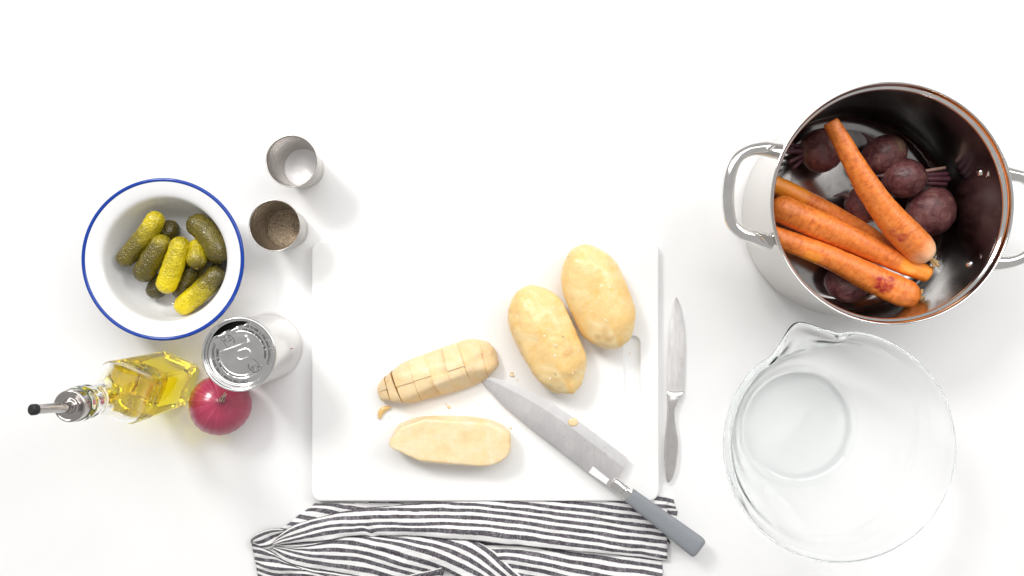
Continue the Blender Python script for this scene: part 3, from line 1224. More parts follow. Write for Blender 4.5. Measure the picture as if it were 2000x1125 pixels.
# ------------------------------------------------------------------ steel cups with salt and pepper
def make_cup(px, py, what):
    h = 0.062
    c = at(px, py, h)
    base = Vector((c.x, c.y, 0))
    root = thing("steel_cup", "small steel cup with salt in it, behind the pepper cup" if what == "salt" else
                 "small steel cup with ground pepper in it, beside the gherkin bowl", "cup", base, "small steel seasoning cups")
    prof = [(0, .0015), (.0185, .0015), (.0195, .0), (.0205, .0), (.0212, .002), (.0238, .03), (.0268, .0600), (.0277, .0612), (.0280, .0621), (.0276, .0628), (.0268, .0624),
            (.0262, .0605), (.0232, .03), (.0205, .003), (.0195, .0022), (0, .0022)]
    v, f, u = lathe(prof, 96)
    mesh_obj("body", v, f, M["cup"], root)
    lv = .013 if what == "salt" else .015
    rl = .0214 + (lv - .003) * .11
    rng = random.Random(3)
    n, m = 48, 16
    verts, faces = [Vector((0, 0, lv + (.0015 if what == "salt" else .002)))], []
    for j in range(1, m + 1):
        for i in range(n):
            a = 2 * PI * i / n
            r = rl * .985 * j / m
            z = lv + .0016 * math.cos(r / rl * 2.2) + .0006 * noise.noise(Vector((r * math.cos(a), r * math.sin(a), 0)) * 120) + .0003 * noise.noise(Vector((r * math.cos(a), r * math.sin(a), 5)) * 700)
            verts.append(Vector((r * math.cos(a), r * math.sin(a), z)))
    for i in range(n):
        faces.append((0, 1 + i, 1 + (i + 1) % n))
    for j in range(m - 1):
        for i in range(n):
            a = 1 + j * n
            b = a + n
            faces.append((a + i, b + i, b + (i + 1) % n, a + (i + 1) % n))
    # skirt down to the cup bottom
    k0 = len(verts)
    for i in range(n):
        a = 2 * PI * i / n
        verts.append(Vector((.019 * math.cos(a), .019 * math.sin(a), .0032)))
    a = 1 + (m - 1) * n
    for i in range(n):
        faces.append((a + i, k0 + i, k0 + (i + 1) % n, a + (i + 1) % n))
    faces.append(tuple(k0 + i for i in range(n)))
    if what == "pepper":            # loose coarse grains on top
        for k in range(900):
            r, an = rl * .96 * math.sqrt(rng.random()), rng.uniform(0, 2 * PI)
            x, y = r * math.cos(an), r * math.sin(an)
            z = lv + .0016 * math.cos(r / rl * 2.2)
            s = rng.uniform(.0002, .00055)
            i0 = len(verts)
            for dx, dy, dz in ((1, 0, 0), (-.6, .8, .1), (-.5, -.8, 0), (0, 0, 1.2), (0, 0, -1)):
                verts.append(Vector((x + dx * s * rng.uniform(.7, 1.3), y + dy * s, z + dz * s)))
            faces += [(i0, i0 + 1, i0 + 3), (i0 + 1, i0 + 2, i0 + 3), (i0 + 2, i0, i0 + 3), (i0 + 1, i0, i0 + 4), (i0 + 2, i0 + 1, i0 + 4), (i0, i0 + 2, i0 + 4)]
    o = mesh_obj(what, verts, faces, M[what], None, loc=base + Vector((0, 0, 0)), smooth=(what == "salt"))
    tag(o, "fine white salt in the bottom of the rear steel cup" if what == "salt" else "coarse brown ground pepper in the front steel cup", what, kind="stuff")


make_cup(569.5, 314.5, "salt")
make_cup(536.5, 440.5, "pepper")


# ------------------------------------------------------------------ food can
def strip(pts, w, z=0.0):
    """flat thin line through 2-D points"""
    v, f = [], []
    n = len(pts)
    for i, p in enumerate(pts):
        a = Vector(pts[max(i - 1, 0)])
        b = Vector(pts[min(i + 1, n - 1)])
        d = (b - a).normalized()
        nn = Vector((-d.y, d.x))
        p = Vector(p)
        v += [(p.x + nn.x * w / 2, p.y + nn.y * w / 2, z), (p.x - nn.x * w / 2, p.y - nn.y * w / 2, z)]
    for i in range(n - 1):
        f.append((2 * i, 2 * i + 1, 2 * i + 3, 2 * i + 2))
    return v, f


def arc_text(txt, radius, start_deg, end_deg, size, zfn):
    """letters set round a circle, clockwise, tops outward; returns verts, faces"""
    V, F = [], []
    n = len(txt)
    adv = []
    for ch in txt:
        adv.append({"I": .35, ".": .35, ",": .35, " ": .5, "1": .5, "L": .8, "E": .85, "F": .8, "M": 1.2}.get(ch, 1.0))
    tot = sum(adv)
    acc = 0.0
    for ch, ad in zip(txt, adv):
        mid = (acc + ad / 2) / tot
        acc += ad
        if ch == " ":
            continue
        cu = bpy.data.curves.new("t", 'FONT')
        cu.body = ch
        cu.size = size
        cu.offset = size * .035
        cu.align_x = 'CENTER'
        cu.resolution_u = 2
        ob = bpy.data.objects.new("t", cu)
        COL.objects.link(ob)
        dg = bpy.context.evaluated_depsgraph_get()
        me = ob.evaluated_get(dg).to_mesh()
        ang = math.radians(start_deg + (end_deg - start_deg) * mid)
        i0 = len(V)
        for v in me.vertices:
            x, y = v.co.x * .82, v.co.y
            # local up = outward, local right = clockwise
            rx, ry = math.sin(ang), -math.cos(ang)
            ox, oy = math.cos(ang), math.sin(ang)
            X = (radius + y) * ox + x * rx
            Y = (radius + y) * oy + x * ry
            V.append((X, Y, zfn(X, Y) + .00022))
        for p in me.polygons:
            F.append(tuple(i0 + i for i in p.vertices))
        ob.evaluated_get(dg).to_mesh_clear()
        bpy.data.objects.remove(ob)
        bpy.data.curves.remove(cu)
    return V, F


def make_can():
    h = 0.108
    c = at(466.5, 692, h)
    base = Vector((c.x, c.y, 0))
    root = thing("food_can", "bare steel food can with its printed lid bent open at the edge", "can", base)
    r = .0376
    body = [(0, .003), (.0345, .003), (.0355, .0005), (.0368, 0), (.0378, .0006), (.038, .002), (.0376, .0034), (r - .0004, .0042), (r - .0005, .012)]
    for k in range(0):
        pass
    body += [(r - .0005, .095), (r - .0007, .1025), (r - .0012, .104), (r - .0014, .1045), (.0340, .1045), (.0338, .1040), (.0338, .060), (0, .060)]
    v, f, _ = lathe(round_profile(body, .0006, 3), 128)
    o = mesh_obj("body", v, f, M["tin_body"], root)
    # dark disc across the inside, below the lid
    v, f, _ = lathe([(0, .082), (.0337, .082)], 64)
    mesh_obj("inside_disc", v, f, M["dark"], root)
    rim = [(.0338, .0980), (.0345, .1015), (.0352, .1050), (.0355, .1075), (.0362, .1086), (.0372, .1087), (.0381, .1079), (.0383, .1062), (.0381, .1047), (.0370, .1045), (.0362, .1045), (.0360, .1030), (.0350, .1000)]
    v, f, _ = lathe(rim, 128, closed=True)
    mesh_obj("rim", v, f, M["tin"], root)
    # lid
    RL = .0336
    nrm = Vector((-.386, .922))
    zl = .1008
    ax = Vector((.94, .342))        # long axis of the pressed shapes
    ay = Vector((-.342, .94))

    def zf(x, y):
        rr = math.hypot(x, y) / RL
        z = 0.0
        if rr > .93:
            z += .0012 * min(1, (rr - .93) / .04)
        z -= .0006 * (1 / (1 + math.exp(-(rr - .70) * 90)) - 1 / (1 + math.exp(-(rr - .735) * 90))) * 1.5
        if rr < .68:
            z -= .0007 * min(1, (.68 - rr) / .04)
        u, w = x * ax.x + y * ax.y, x * ay.x + y * ay.y
        # finger recess
        e = math.hypot(max(0, abs(u - .0015) - .003) / .0042, (w + .0015) / .0046)
        z += .00045 * math.exp(-((e - 1.0) / .22) ** 2)
        # straight bead where the tab lay
        if -.021 < u < .009:
            z += .00045 * math.exp(-((w - .0085) / .0012) ** 2)
        z += .0005 * math.exp(-(((u - .0105) / .0011) ** 2)) * (1 if .006 < w < .016 else 0)
        z += .0004 * math.exp(-(((u - .010) / .003) ** 2 + ((w - .009) / .0022) ** 2))
        # dents
        z += .0004 * noise.noise(Vector((x, y, 0)) * 90) + .0005 * noise.noise(Vector((x, y, 3)) * 35)
        # dips toward the open edge
        d = x * nrm.x + y * nrm.y
        z += -.0012 * max(0, (d - .012) / .015) ** 2
        return z + zl
    bm = bmesh.new()
    n, m = 160, 70
    rings = [[bm.verts.new((0, 0, zf(0, 0)))]]
    for j in range(1, m + 1):
        rr = RL * j / m
        rings.append([bm.verts.new((rr * math.cos(2 * PI * i / n), rr * math.sin(2 * PI * i / n), zf(rr * math.cos(2 * PI * i / n), rr * math.sin(2 * PI * i / n)))) for i in range(n)])
    for i in range(n):
        bm.faces.new((rings[0][0], rings[1][i], rings[1][(i + 1) % n]))
    for j in range(1, m):
        for i in range(n):
            bm.faces.new((rings[j][i], rings[j + 1][i], rings[j + 1][(i + 1) % n], rings[j][(i + 1) % n]))
    bmesh.ops.bisect_plane(bm, geom=bm.verts[:] + bm.edges[:] + bm.faces[:], plane_co=Vector((nrm.x, nrm.y, 0)) * (RL * .79),
                           plane_no=Vector((nrm.x, nrm.y, 0)), clear_outer=True)
    lid = bm_obj("lid", bm, M["tin"], root)
    # crumpled strip along the torn edge
    tdir = Vector((nrm.y, -nrm.x))
    v, f = [], []
    N = 40
    for i in range(N):
        s = -1 + 2 * i / (N - 1)
        for k in range(7):
            q = k / 6
            wv = .0016 * (1 - abs(s) ** 3) + .0007
            base2 = nrm * (RL * .79 + (q - .75) * 2.2 * wv) + tdir * (s * RL * .6)
            z = zf(base2.x, base2.y) + .0020 * math.sin(q * PI) * (.6 + .4 * math.cos(s * 9)) + .0006 * noise.noise(Vector((s * 6, q * 3, 2)))
            v.append((base2.x, base2.y, z))
    for i in range(N - 1):
        for k in range(6):
            f.append((i * 7 + k, i * 7 + k + 1, (i + 1) * 7 + k + 1, (i + 1) * 7 + k))
    mesh_obj("torn_lip", v, f, M["tin"], lid)
    # print on the lid, twice round
    V, F = [], []

    def add(v2, f2):
        i0 = len(V)
        V.extend(v2)
        F.extend(tuple(i + i0 for i in x) for x in f2)
    for rot in (0, 180):
        add(*arc_text("1. LIFT TAB TO RIM. 2. PEEL BACK CAREFULLY", RL * .83, 104 + rot, -22 + rot, .0033, zf))
        add(*arc_text("USE CARE, EDGES MAY BE SHARP", RL * .70, 88 + rot, -12 + rot, .0033, zf))
        # hand pulling a ring tab, drawn in line
        ca, sa = math.cos(math.radians(rot)), math.sin(math.radians(rot))

        def P(x, y):
            x, y = x * RL, y * RL
            return (x * ca - y * sa, x * sa + y * ca)
        loops = []
        loops.append([P(-.42 + .125 * math.cos(a) * (1 + .12 * math.cos(3 * a)), .47 + .105 * math.sin(a)) for a in [2 * PI * i / 24 for i in range(25)]])
        loops.append([P(-.545 + .075 * math.cos(a), .45 + .06 * math.sin(a)) for a in [2 * PI * i / 16 for i in range(17)]])
        loops.append([P(-.39 + .04 * math.cos(a), .53 + .03 * math.sin(a)) for a in [2 * PI * i / 12 for i in range(13)]])
        loops.append([P(-.36 + .03 * math.cos(a), .44 + .04 * math.sin(a)) for a in [2 * PI * i / 12 for i in range(13)]])
        loops.append([P(*p) for p in ((-.54, .39), (-.53, .33), (-.47, .25), (-.42, .2), (-.33, .17))])
        loops.append([P(*p) for p in ((-.3, .5), (-.25, .49), (-.22, .42), (-.2, .36), (-.215, .31), (-.24, .37), (-.225, .42))])
        loops.append([P(*p) for p in ((-.50, .52), (-.44, .57), (-.38, .58), (-.33, .54))])
        for lp in loops:
            v2, f2 = strip([Vector(p) for p in lp], .00033)
            add([(x, y, zf(x, y) + .00024) for x, y, _ in v2], f2)
    # drop what lies past the tear
    keep = [fc for fc in F if all(V[i][0] * nrm.x + V[i][1] * nrm.y < RL * .74 for i in fc)]
    mesh_obj("lettering", V, keep, M["ink"], lid, smooth=False)
    # small marks on the side
    for px, py, w, hh, z, mt in ((559, 681, .0012, .0030, .045, "redmark"),):
        q = at(px, py, z) - base
        a = math.atan2(q.y, q.x)
        rr = r + .0001
        vv = []
        for s in (-1, 0, 1):
            for t_ in (-1, 1):
                aa = a + s * w / r / 2
                vv.append((rr * math.cos(aa), rr * math.sin(aa), z + t_ * hh))
        mesh_obj("ink_mark", vv, [(0, 2, 3, 1), (2, 4, 5, 3)], M["redmark"], root)


M["redmark"] = m_plain("red_mark", (0.5, 0.08, 0.09), 0.5)
make_can()


# ------------------------------------------------------------------ oil bottle
def make_bottle():
    c = at(339, 739, 0)
    base = Vector((c.x, c.y, 0.0008))
    root = thing("oil_bottle", "square glass bottle half full of yellow oil with a steel pouring spout", "bottle", base)
    rotz = math.radians(-22)
    N = 96

    def ring(half, sq, z, r_round):
        """sq 1 = rounded square of half side 'half', 0 = circle of radius r_round"""
        pts = []
        pw = 7.0
        for i in range(N):
            a = 2 * PI * i / N
            d = (abs(math.cos(a)) ** pw + abs(math.sin(a)) ** pw) ** (-1 / pw)
            r = half * d * sq + r_round * (1 - sq)
            pts.append(Vector((r * math.cos(a + rotz), r * math.sin(a + rotz), z)))
        return pts
    A = .0262

    def shell(sections, cap_lo=True, cap_hi=True):
        V, F = [], []
        for s in sections:
            V += ring(*s)
        for k in range(len(sections) - 1):
            for i in range(N):
                i2 = (i + 1) % N
                F.append((k * N + i, k * N + i2, (k + 1) * N + i2, (k + 1) * N + i))
        if cap_lo:
            F.append(tuple(reversed(range(N))))
        if cap_hi:
            F.append(tuple((len(sections) - 1) * N + i for i in range(N)))
        return V, F
    out = [(A * .84, 1, 0, 0), (A * .93, 1, .0006, 0), (A, 1, .0045, 0), (A * 1.0, 1, .07, 0), (A, 1, .128, 0)]
    zs = [.128, .138, .146, .153, .159, .165, .172, .180]
    for i in range(1, 20):
        t_ = i / 19
        z = .128 + .042 * t_
        k = .5 - .5 * math.cos(PI * min(1, t_ * 1.0))
        half = A * (1 - k) + .0140 * k
        out.append((half, max(0, 1 - k * 1.12), z, .0138 + (A - .0138) * (1 - k) * .9))
    out += [(.0135, 0, .178, .0134), (.0135, 0, .186, .0132), (.014, 0, .188, .0150), (.014, 0, .191, .0158), (.014, 0, .194, .0150), (.0135, 0, .196, .0136), (.0135, 0, .201, .0136), (.014, 0, .2025, .0160),
            (.014, 0, .2095, .0162), (.014, 0, .2115, .0150)]
    w = .0030
    inn = [(.0085, 0, .2115, .0100), (.0085, 0, .178, .0100)]
    for i in range(19, 0, -1):
        t_ = i / 19
        z = .128 + .042 * t_ - .0015
        k = .5 - .5 * math.cos(PI * t_)
        half = (A - w) * (1 - k) + .0105 * k
        inn.append((half, max(0, 1 - k * 1.12), z, .0102 + (A - w - .0102) * (1 - k) * .9))
    inn += [(A - w, 1, .125, 0), (A - w, 1, .012, 0), ((A - w) * .96, 1, .008, 0), ((A - w) * .8, 1, .0062, 0)]
    lev = .086
    # the hollow above the oil; below it glass and oil share one body of the same refraction
    inn = [p for p in inn if p[2] > lev + .002] + [(A - w, 1, lev + .0012, 0), (A - w - .0006, 1, lev + .0003, 0), (A - w - .002, 1, lev, 0), ((A - w) * .6, 1, lev, 0), ((A - w) * .2, 1, lev, 0)]
    V, F = shell(out + inn, True, True)
    bm = bmesh.new()
    bv = [bm.verts.new(v) for v in V]
    for fc in F:
        bm.faces.new([bv[i] for i in fc])
    g = bm_obj("glass", bm, M["glass"], root)
    g.data.set_sharp_from_angle(angle=math.radians(50))
    o = A - w
    sec = [((A - w) * .8, 1, .0059, 0), ((A - w) * .96, 1, .0077, 0), (o, 1, .012, 0), (o, 1, lev - .0012, 0), (o - .0012, 1, lev - .0002, 0), (o * .6, 1, lev - .0002, 0), (o * .2, 1, lev - .0002, 0)]
    V, F = shell(sec)
    bm = bmesh.new()
    bv = [bm.verts.new(v) for v in V]
    for fc in F:
        bm.faces.new([bv[i] for i in fc])
    bm_obj("oil", bm, M["oil"], root, smooth=False)
    # stopper collar
    prof = [(0, .205), (.0094, .205), (.0094, .2130), (.0135, .2130), (.0144, .2140), (.0144, .2215), (.0140, .2230), (.0128, .2236), (.0120, .2230), (.0080, .2222), (.0064, .2226), (.0058, .2245), (.0050, .2250), (0, .2250)]
    v, f, _ = lathe(round_profile(prof, .0006, 3), 72)
    col = mesh_obj("stopper", v, f, M["cap"], root)
    v, f, _ = lathe([(.0098, .2118), (.0146, .2119), (.0149, .2124), (.0146, .2129), (.0098, .2130)], 72, closed=True)
    mesh_obj("gasket", v, f, M["gasket"], root)
    p0 = Vector((0, 0, .222))
    tip = at(66, 800, .262) - base
    path = [p0, Vector((0.0, 0, .232)), Vector((tip.x * .28, tip.y * .10 + .0012, .244)), Vector((tip.x * .68, tip.y * .55 + .0008, .255)), tip]
    rs = [.0048, .0045, .0043, .0041, .0040]
    v, f, u = tube(path, rs, 24, 50)
    mesh_obj("spout", v, f, M["cap"], root)
    d = (Vector(tip) - Vector(path[-2])).normalized()
    q = d.to_track_quat('Z', 'Y').to_matrix()
    v, f, _ = lathe([(0, -.003), (.0043, -.003), (.0047, -.002), (.0047, .0018), (.0041, .0026), (.0028, .0027), (0, .0022)], 32)
    v = [q @ Vector(x) + Vector(tip) for x in v]
    mesh_obj("spout_tip", v, f, M["rubber"], root)


M["cap"] = m_steel("stopper_steel", (0.50, 0.47, 0.455), 0.14, bump=0.03)
M["gasket"] = m_plain("green_seal", (0.05, 0.09, 0.03), 0.3)
make_bottle()


# ------------------------------------------------------------------ red onion
def make_onion():
    r = .0335
    zc = .0305
    c = at(431, 790, zc)
    base = Vector((c.x, c.y, 0))
    root = thing("red_onion", "whole red onion with a dry frizzy tip beside the oil bottle", "onion", base)
    axis = Vector((.36, .24, 1)).normalized()
    q = axis.to_track_quat('Z', 'Y').to_matrix()
    nu, nv = 140, 90
    verts, faces, uvs, dull, dark = [], [], [], [], []
    for j in range(nv + 1):
        t_ = j / nv
        ph = PI * t_
        rr = math.sin(ph) ** .92 * r
        z = math.cos(ph) * r * .90
        # drawn-out neck
        if t_ < .12:
            k = (.12 - t_) / .12
            z += .0055 * k ** 1.6
            rr = max(rr, .0032) * min(1, t_ * 30)
        for i in range(nu):
            a = 2 * PI * i / nu
            n = noise.noise(Vector((math.cos(a) * 1.2, math.sin(a) * 1.2, t_ * 2)) + Vector((4, 1, 0)))
            rib = .0002 * math.cos(a * 22 + 2 * n) * math.sin(ph)
            p = Vector((math.cos(a) * (rr * (1 + .022 * n) + rib), math.sin(a) * (rr * (1 + .022 * n) + rib), z))
            verts.append(q @ p + Vector((0, 0, zc)))
            uvs.append((i / nu, t_))
            sx = verts[-1]
            dull.append(max(0, min(1, (sx.x * 42 - sx.y * 30 + .15 + .5 * n))))
            d = (sx - Vector((-.014, -.029, .022))).length
            dark.append(max(max(0, 1 - d / .004), max(0, (.06 - t_) / .06) * .7))
    for j in range(nv):
        for i in range(nu):
            i2 = (i + 1) % nu
            faces.append((j * nu + i, (j + 1) * nu + i, (j + 1) * nu + i2, j * nu + i2))
    zmin = min(v.z for v in verts)
    verts = [Vector((v.x, v.y, v.z - zmin + .0004)) for v in verts]
    mesh_obj("bulb", verts, faces, M["onion"], root, uvs=uvs, attrs={"dull": dull, "dark": dark})
    top = q @ Vector((0, 0, r * .90 + .0042)) + Vector((0, 0, zc - zmin))
    rng = random.Random(12)
    for mat, nm, n in (("fibre", "dry_neck", 22), ("straw", "neck_fibres", 12)):
        V, F = [], []
        for k in range(n):
            a = rng.uniform(0, 2 * PI)
            s = Vector((math.cos(a) * .0026, math.sin(a) * .0026, -.002))
            L = rng.uniform(.005, .012) if mat == "fibre" else rng.uniform(.010, .017)
            e = Vector((.55, .75, .55)) * L + Vector((rng.uniform(-1, 1), rng.uniform(-1, 1), rng.uniform(-.3, .3))) * .0028
            mid = (s + e) / 2 + Vector((rng.uniform(-1, 1), rng.uniform(-1, 1), 1)) * .0014
            v, f, _ = tube([top + s, top + mid, top + e], [.0008, .0006, .0002], 6, 8, flat=.5)
            i0 = len(V)
            V += v
            F += [tuple(i + i0 for i in x) for x in f]
        mesh_obj(nm, V, F, M[mat], root)


make_onion()

# ------------------------------------------------------------------ steel pot
PH = .1296
pc = at(1743, 397, PH)
PB = Vector((pc.x, pc.y, 0))


def make_pot():
    root = thing("cooking_pot", "tall steel cooking pot full of carrots and beets", "pot", PB)
    r = .1165
    out = [(0, .001), (.100, .001), (.104, .0), (.109, .0012), (.1135, .004), (.1158, .009), (r, .016), (r, .112), (r + .0001, .119)]
    v, f, _ = lathe(out, 160)
    mesh_obj("body", v, f, M["pot_out"], root)
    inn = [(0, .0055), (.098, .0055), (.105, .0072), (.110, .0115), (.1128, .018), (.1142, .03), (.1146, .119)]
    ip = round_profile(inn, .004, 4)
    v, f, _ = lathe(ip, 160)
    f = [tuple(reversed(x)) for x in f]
    mesh_obj("lining", v, f, M["pot_in_shaded"], root)
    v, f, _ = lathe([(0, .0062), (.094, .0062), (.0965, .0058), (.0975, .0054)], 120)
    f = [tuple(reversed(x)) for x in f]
    mesh_obj("floor_disc", v, f, M["pot_floor_lit"], root)  # laid over the lining to carry the lit floor colour
    # stepped, rolled rim
    rim = [(.1146, .119), (.1148, .1212), (.1158, .1224), (.1172, .1228), (.1180, .1240), (.1184, .1270), (.1190, .1288), (.1200, .1296), (.1209, .1292), (.1212, .1282), (.1206, .1272),
           (.1197, .1260), (.1192, .1236), (.1184, .1218), (.1172, .1210), (r + .0001, .119)]
    v, f, _ = lathe(rim, 200)
    mesh_obj("rim", v, f, M["steel"], root)
    # riveted loop handles
    zr = .104

    def loc(px, py, z):
        return at(px, py, z) - PB
    raw = [(1523, 295, .100), (1510, 293, .102), (1492, 290, .105), (1466, 293, .108), (1442, 307, .110), (1428, 335, .1105), (1422, 372, .1105), (1423, 410, .1105), (1430, 437, .110), (1450, 456, .108), (1476, 464, .105), (1494, 470, .102), (1506, 474, .100)]
    path = [loc(*p) for p in raw]
    rs = [.0088, .0082, .0066, .0060, .0062, .0064, .0064, .0064, .0062, .0060, .0066, .0082, .0088]
    handles = []
    v, f, u = tube(path, rs, 20, 110, flat=.78)
    ang0 = math.atan2((path[6]).y, path[6].x)
    for k in range(2):
        rot = Matrix.Rotation(PI * k, 3, 'Z')
        h = mesh_obj("handle", [rot @ Vector(x) for x in v], f, M["steel"], root)
        handles.append(h)
    # rivet heads inside the wall, two for each handle
    dome = [(0, .0030), (.0020, .0028), (.0036, .0020), (.0044, .0008), (.0046, 0)]
    dv, df, _ = lathe(dome, 28)
    dv = [Vector(x) for x in dv]
    right = [loc(1915, 337, .088), loc(1897, 519, .088)]
    angs = [math.atan2(p.y, p.x) for p in right]
    for k in range(2):
        for a in angs:
            a2 = a + PI * k
            q = Vector((-math.cos(a2), -math.sin(a2), 0)).to_track_quat('Z', 'Y').to_matrix()
            p = Vector((math.cos(a2) * .1147, math.sin(a2) * .1147, .090))
            mesh_obj("rivet", [q @ x + p for x in dv], df, M["steel"], root)


make_pot()


def make_carrot(path, radii, seed, label, cut_start=False, cut_end=False, stains=(), peel=(), pale=(), stalk=None):
    pts = [at(*p) for p in path]
    nlen, nseg = 130, 48
    sp = spline(pts, nlen)
    rad = [x * .95 for x in spline(list(radii), nlen)]
    L = sum((sp[i + 1] - sp[i]).length for i in range(nlen - 1))
    base = sum(pts, Vector()) / len(pts)
    base.z = min(p.z for p in pts) - max(radii)
    off = Vector((seed * 3.7, seed * 1.3, seed * 2.9))
    V, F, U = [], [], []
    st, pl, pa = [], [], []
    up = Vector((0, 0, 1))
    stp = [(at(x, y, z), r) for x, y, z, r in stains]
    for k, p in enumerate(sp):
        tt = (sp[min(k + 1, nlen - 1)] - sp[max(k - 1, 0)]).normalized()
        u = (up - tt * up.dot(tt)).normalized()
        w = tt.cross(u)
        s = k / (nlen - 1) * L
        R0 = rad[k]
        for e, cutend, rr0 in ((s, cut_start, radii[0]), (L - s, cut_end, radii[-1])):
            cap = .0025 if cutend else rr0 * 1.15
            if e < cap:
                x = 1 - e / cap
                if cutend:
                    R0 *= 1 - .10 * x * x
                else:
                    R0 *= math.sqrt(max(0.0004, 1 - x * x))
        for i in range(nseg):
            a = 2 * PI * i / nseg
            d = w * math.cos(a) + u * math.sin(a)
            q = p + d * R0
            nz = .0008 * noise.noise(q * 30 + off) + .0003 * noise.noise(q * 95 + off)
            nz += .00035 * abs(math.sin(a * 3.5 + 2.0 * noise.noise(Vector((s * 14, seed, 0)))))
            # shallow cross creases
            nz -= .0004 * max(0, noise.noise(Vector((s * 260, a * .9, seed)))) ** 1.0
            V.append(q + d * nz * min(1, R0 / .008))
            U.append((i / nseg, k / (nlen - 1)))
            m = 0
            for c, r in stp:
                m = max(m, 1 - ((q - c).length / r) ** 2)
            st.append(max(0, min(1, m * 3)))
            sn = k / (nlen - 1)
            m = 0
            for s0, s1, c0, hw in peel:
                if s0 < sn < s1:
                    e = min((sn - s0), (s1 - sn)) / .03
                    m = max(m, min(1, e) * max(0, min(1, (hw - abs((a - c0 + PI) % (2 * PI) - PI)) * 4)))
            pl.append(m)
            m = 0
            for s0, s1 in pale:
                m = max(m, max(0, min(1, (sn - s0) / max(1e-4, s1 - s0))))
            pa.append(m)
    for k in range(nlen - 1):
        for i in range(nseg):
            i2 = (i + 1) % nseg
            F.append((k * nseg + i, k * nseg + i2, (k + 1) * nseg + i2, (k + 1) * nseg + i))
    F.append(tuple(reversed(range(nseg))))
    F.append(tuple((nlen - 1) * nseg + i for i in range(nseg)))
    root = thing("carrot", label, "carrot", base, "carrots in the pot")
    o = mesh_obj("root", shift(V, base), F, M["carrot"], root, uvs=U, attrs={"stain": st, "peel": pl, "pale": pa})
    if stalk:
        rng = random.Random(seed)
        SV, SF = [], []
        e = sp[-1]
        d = (sp[-1] - sp[-6]).normalized()
        for dx, dy, dz, l in stalk:
            v, f, _ = tube([e - d * .003, e + Vector((dx, dy, dz)) * l * .5, e + Vector((dx, dy, dz)) * l], [.0020, .0017, .0014], 8, 8)
            i0 = len(SV)
            SV += v
            SF += [tuple(i + i0 for i in x) for x in f]
        mesh_obj("stalk_stub", shift(SV, base), SF, M["stalk"], root)
    return root


make_carrot([(1622, 237, .078), (1660, 305, .078), (1700, 372, .077), (1742, 428, .075), (1786, 476, .072), (1818, 504, .070)],
            [.0085, .0106, .0128, .0150, .0172, .0165], 1, "thick carrot lying diagonally on top of the beets", cut_start=True,
            stains=[(1712, 428, .089, .0055), (1722, 436, .089, .005), (1740, 462, .088, .009), (1762, 466, .088, .006), (1752, 474, .088, .007)], pale=[(.87, .97)],
            stalk=[(.3, -.9, .1, .011), (.7, -.5, .2, .010), (.6, -.8, .3, .012)])
make_carrot([(1506, 396, .049), (1536, 412, .050), (1600, 440, .053), (1670, 471, .056), (1740, 505, .059), (1814, 536, .061)],
            [.0150, .0160, .0152, .0130, .0112, .0098], 2, "carrot in the middle of the lower three with a peeled square tip", cut_end=True,
            peel=[(.80, 1.01, PI / 2, 2.2)])
make_carrot([(1480, 448, .046), (1520, 464, .048), (1580, 487, .052), (1640, 512, .056), (1705, 545, .060), (1765, 572, .062), (1796, 580, .062)],
            [.0105, .0115, .0125, .0135, .0155, .0160, .0155], 3, "bottom carrot of the pot with a red beet stain near its thick end",
            stains=[(1718, 552, .073, .008), (1728, 558, .073, .009), (1738, 550, .073, .006)], peel=[(.28, .40, PI / 2 - 1.0, .9)],
            stalk=[(-.35, -.75, .1, .020), (.6, -.1, .2, .008), (.2, .7, .1, .012), (.5, -.6, .1, .012)])
make_carrot([(1478, 345, .028), (1530, 369, .030), (1590, 400, .032), (1650, 434, .033), (1710, 474, .034), (1750, 505, .034)],
            [.0100, .0112, .0114, .0118, .0125, .0120], 4, "thin carrot farthest back of the three lying side by side", peel=[(.0, .35, PI / 2, 2.0)])


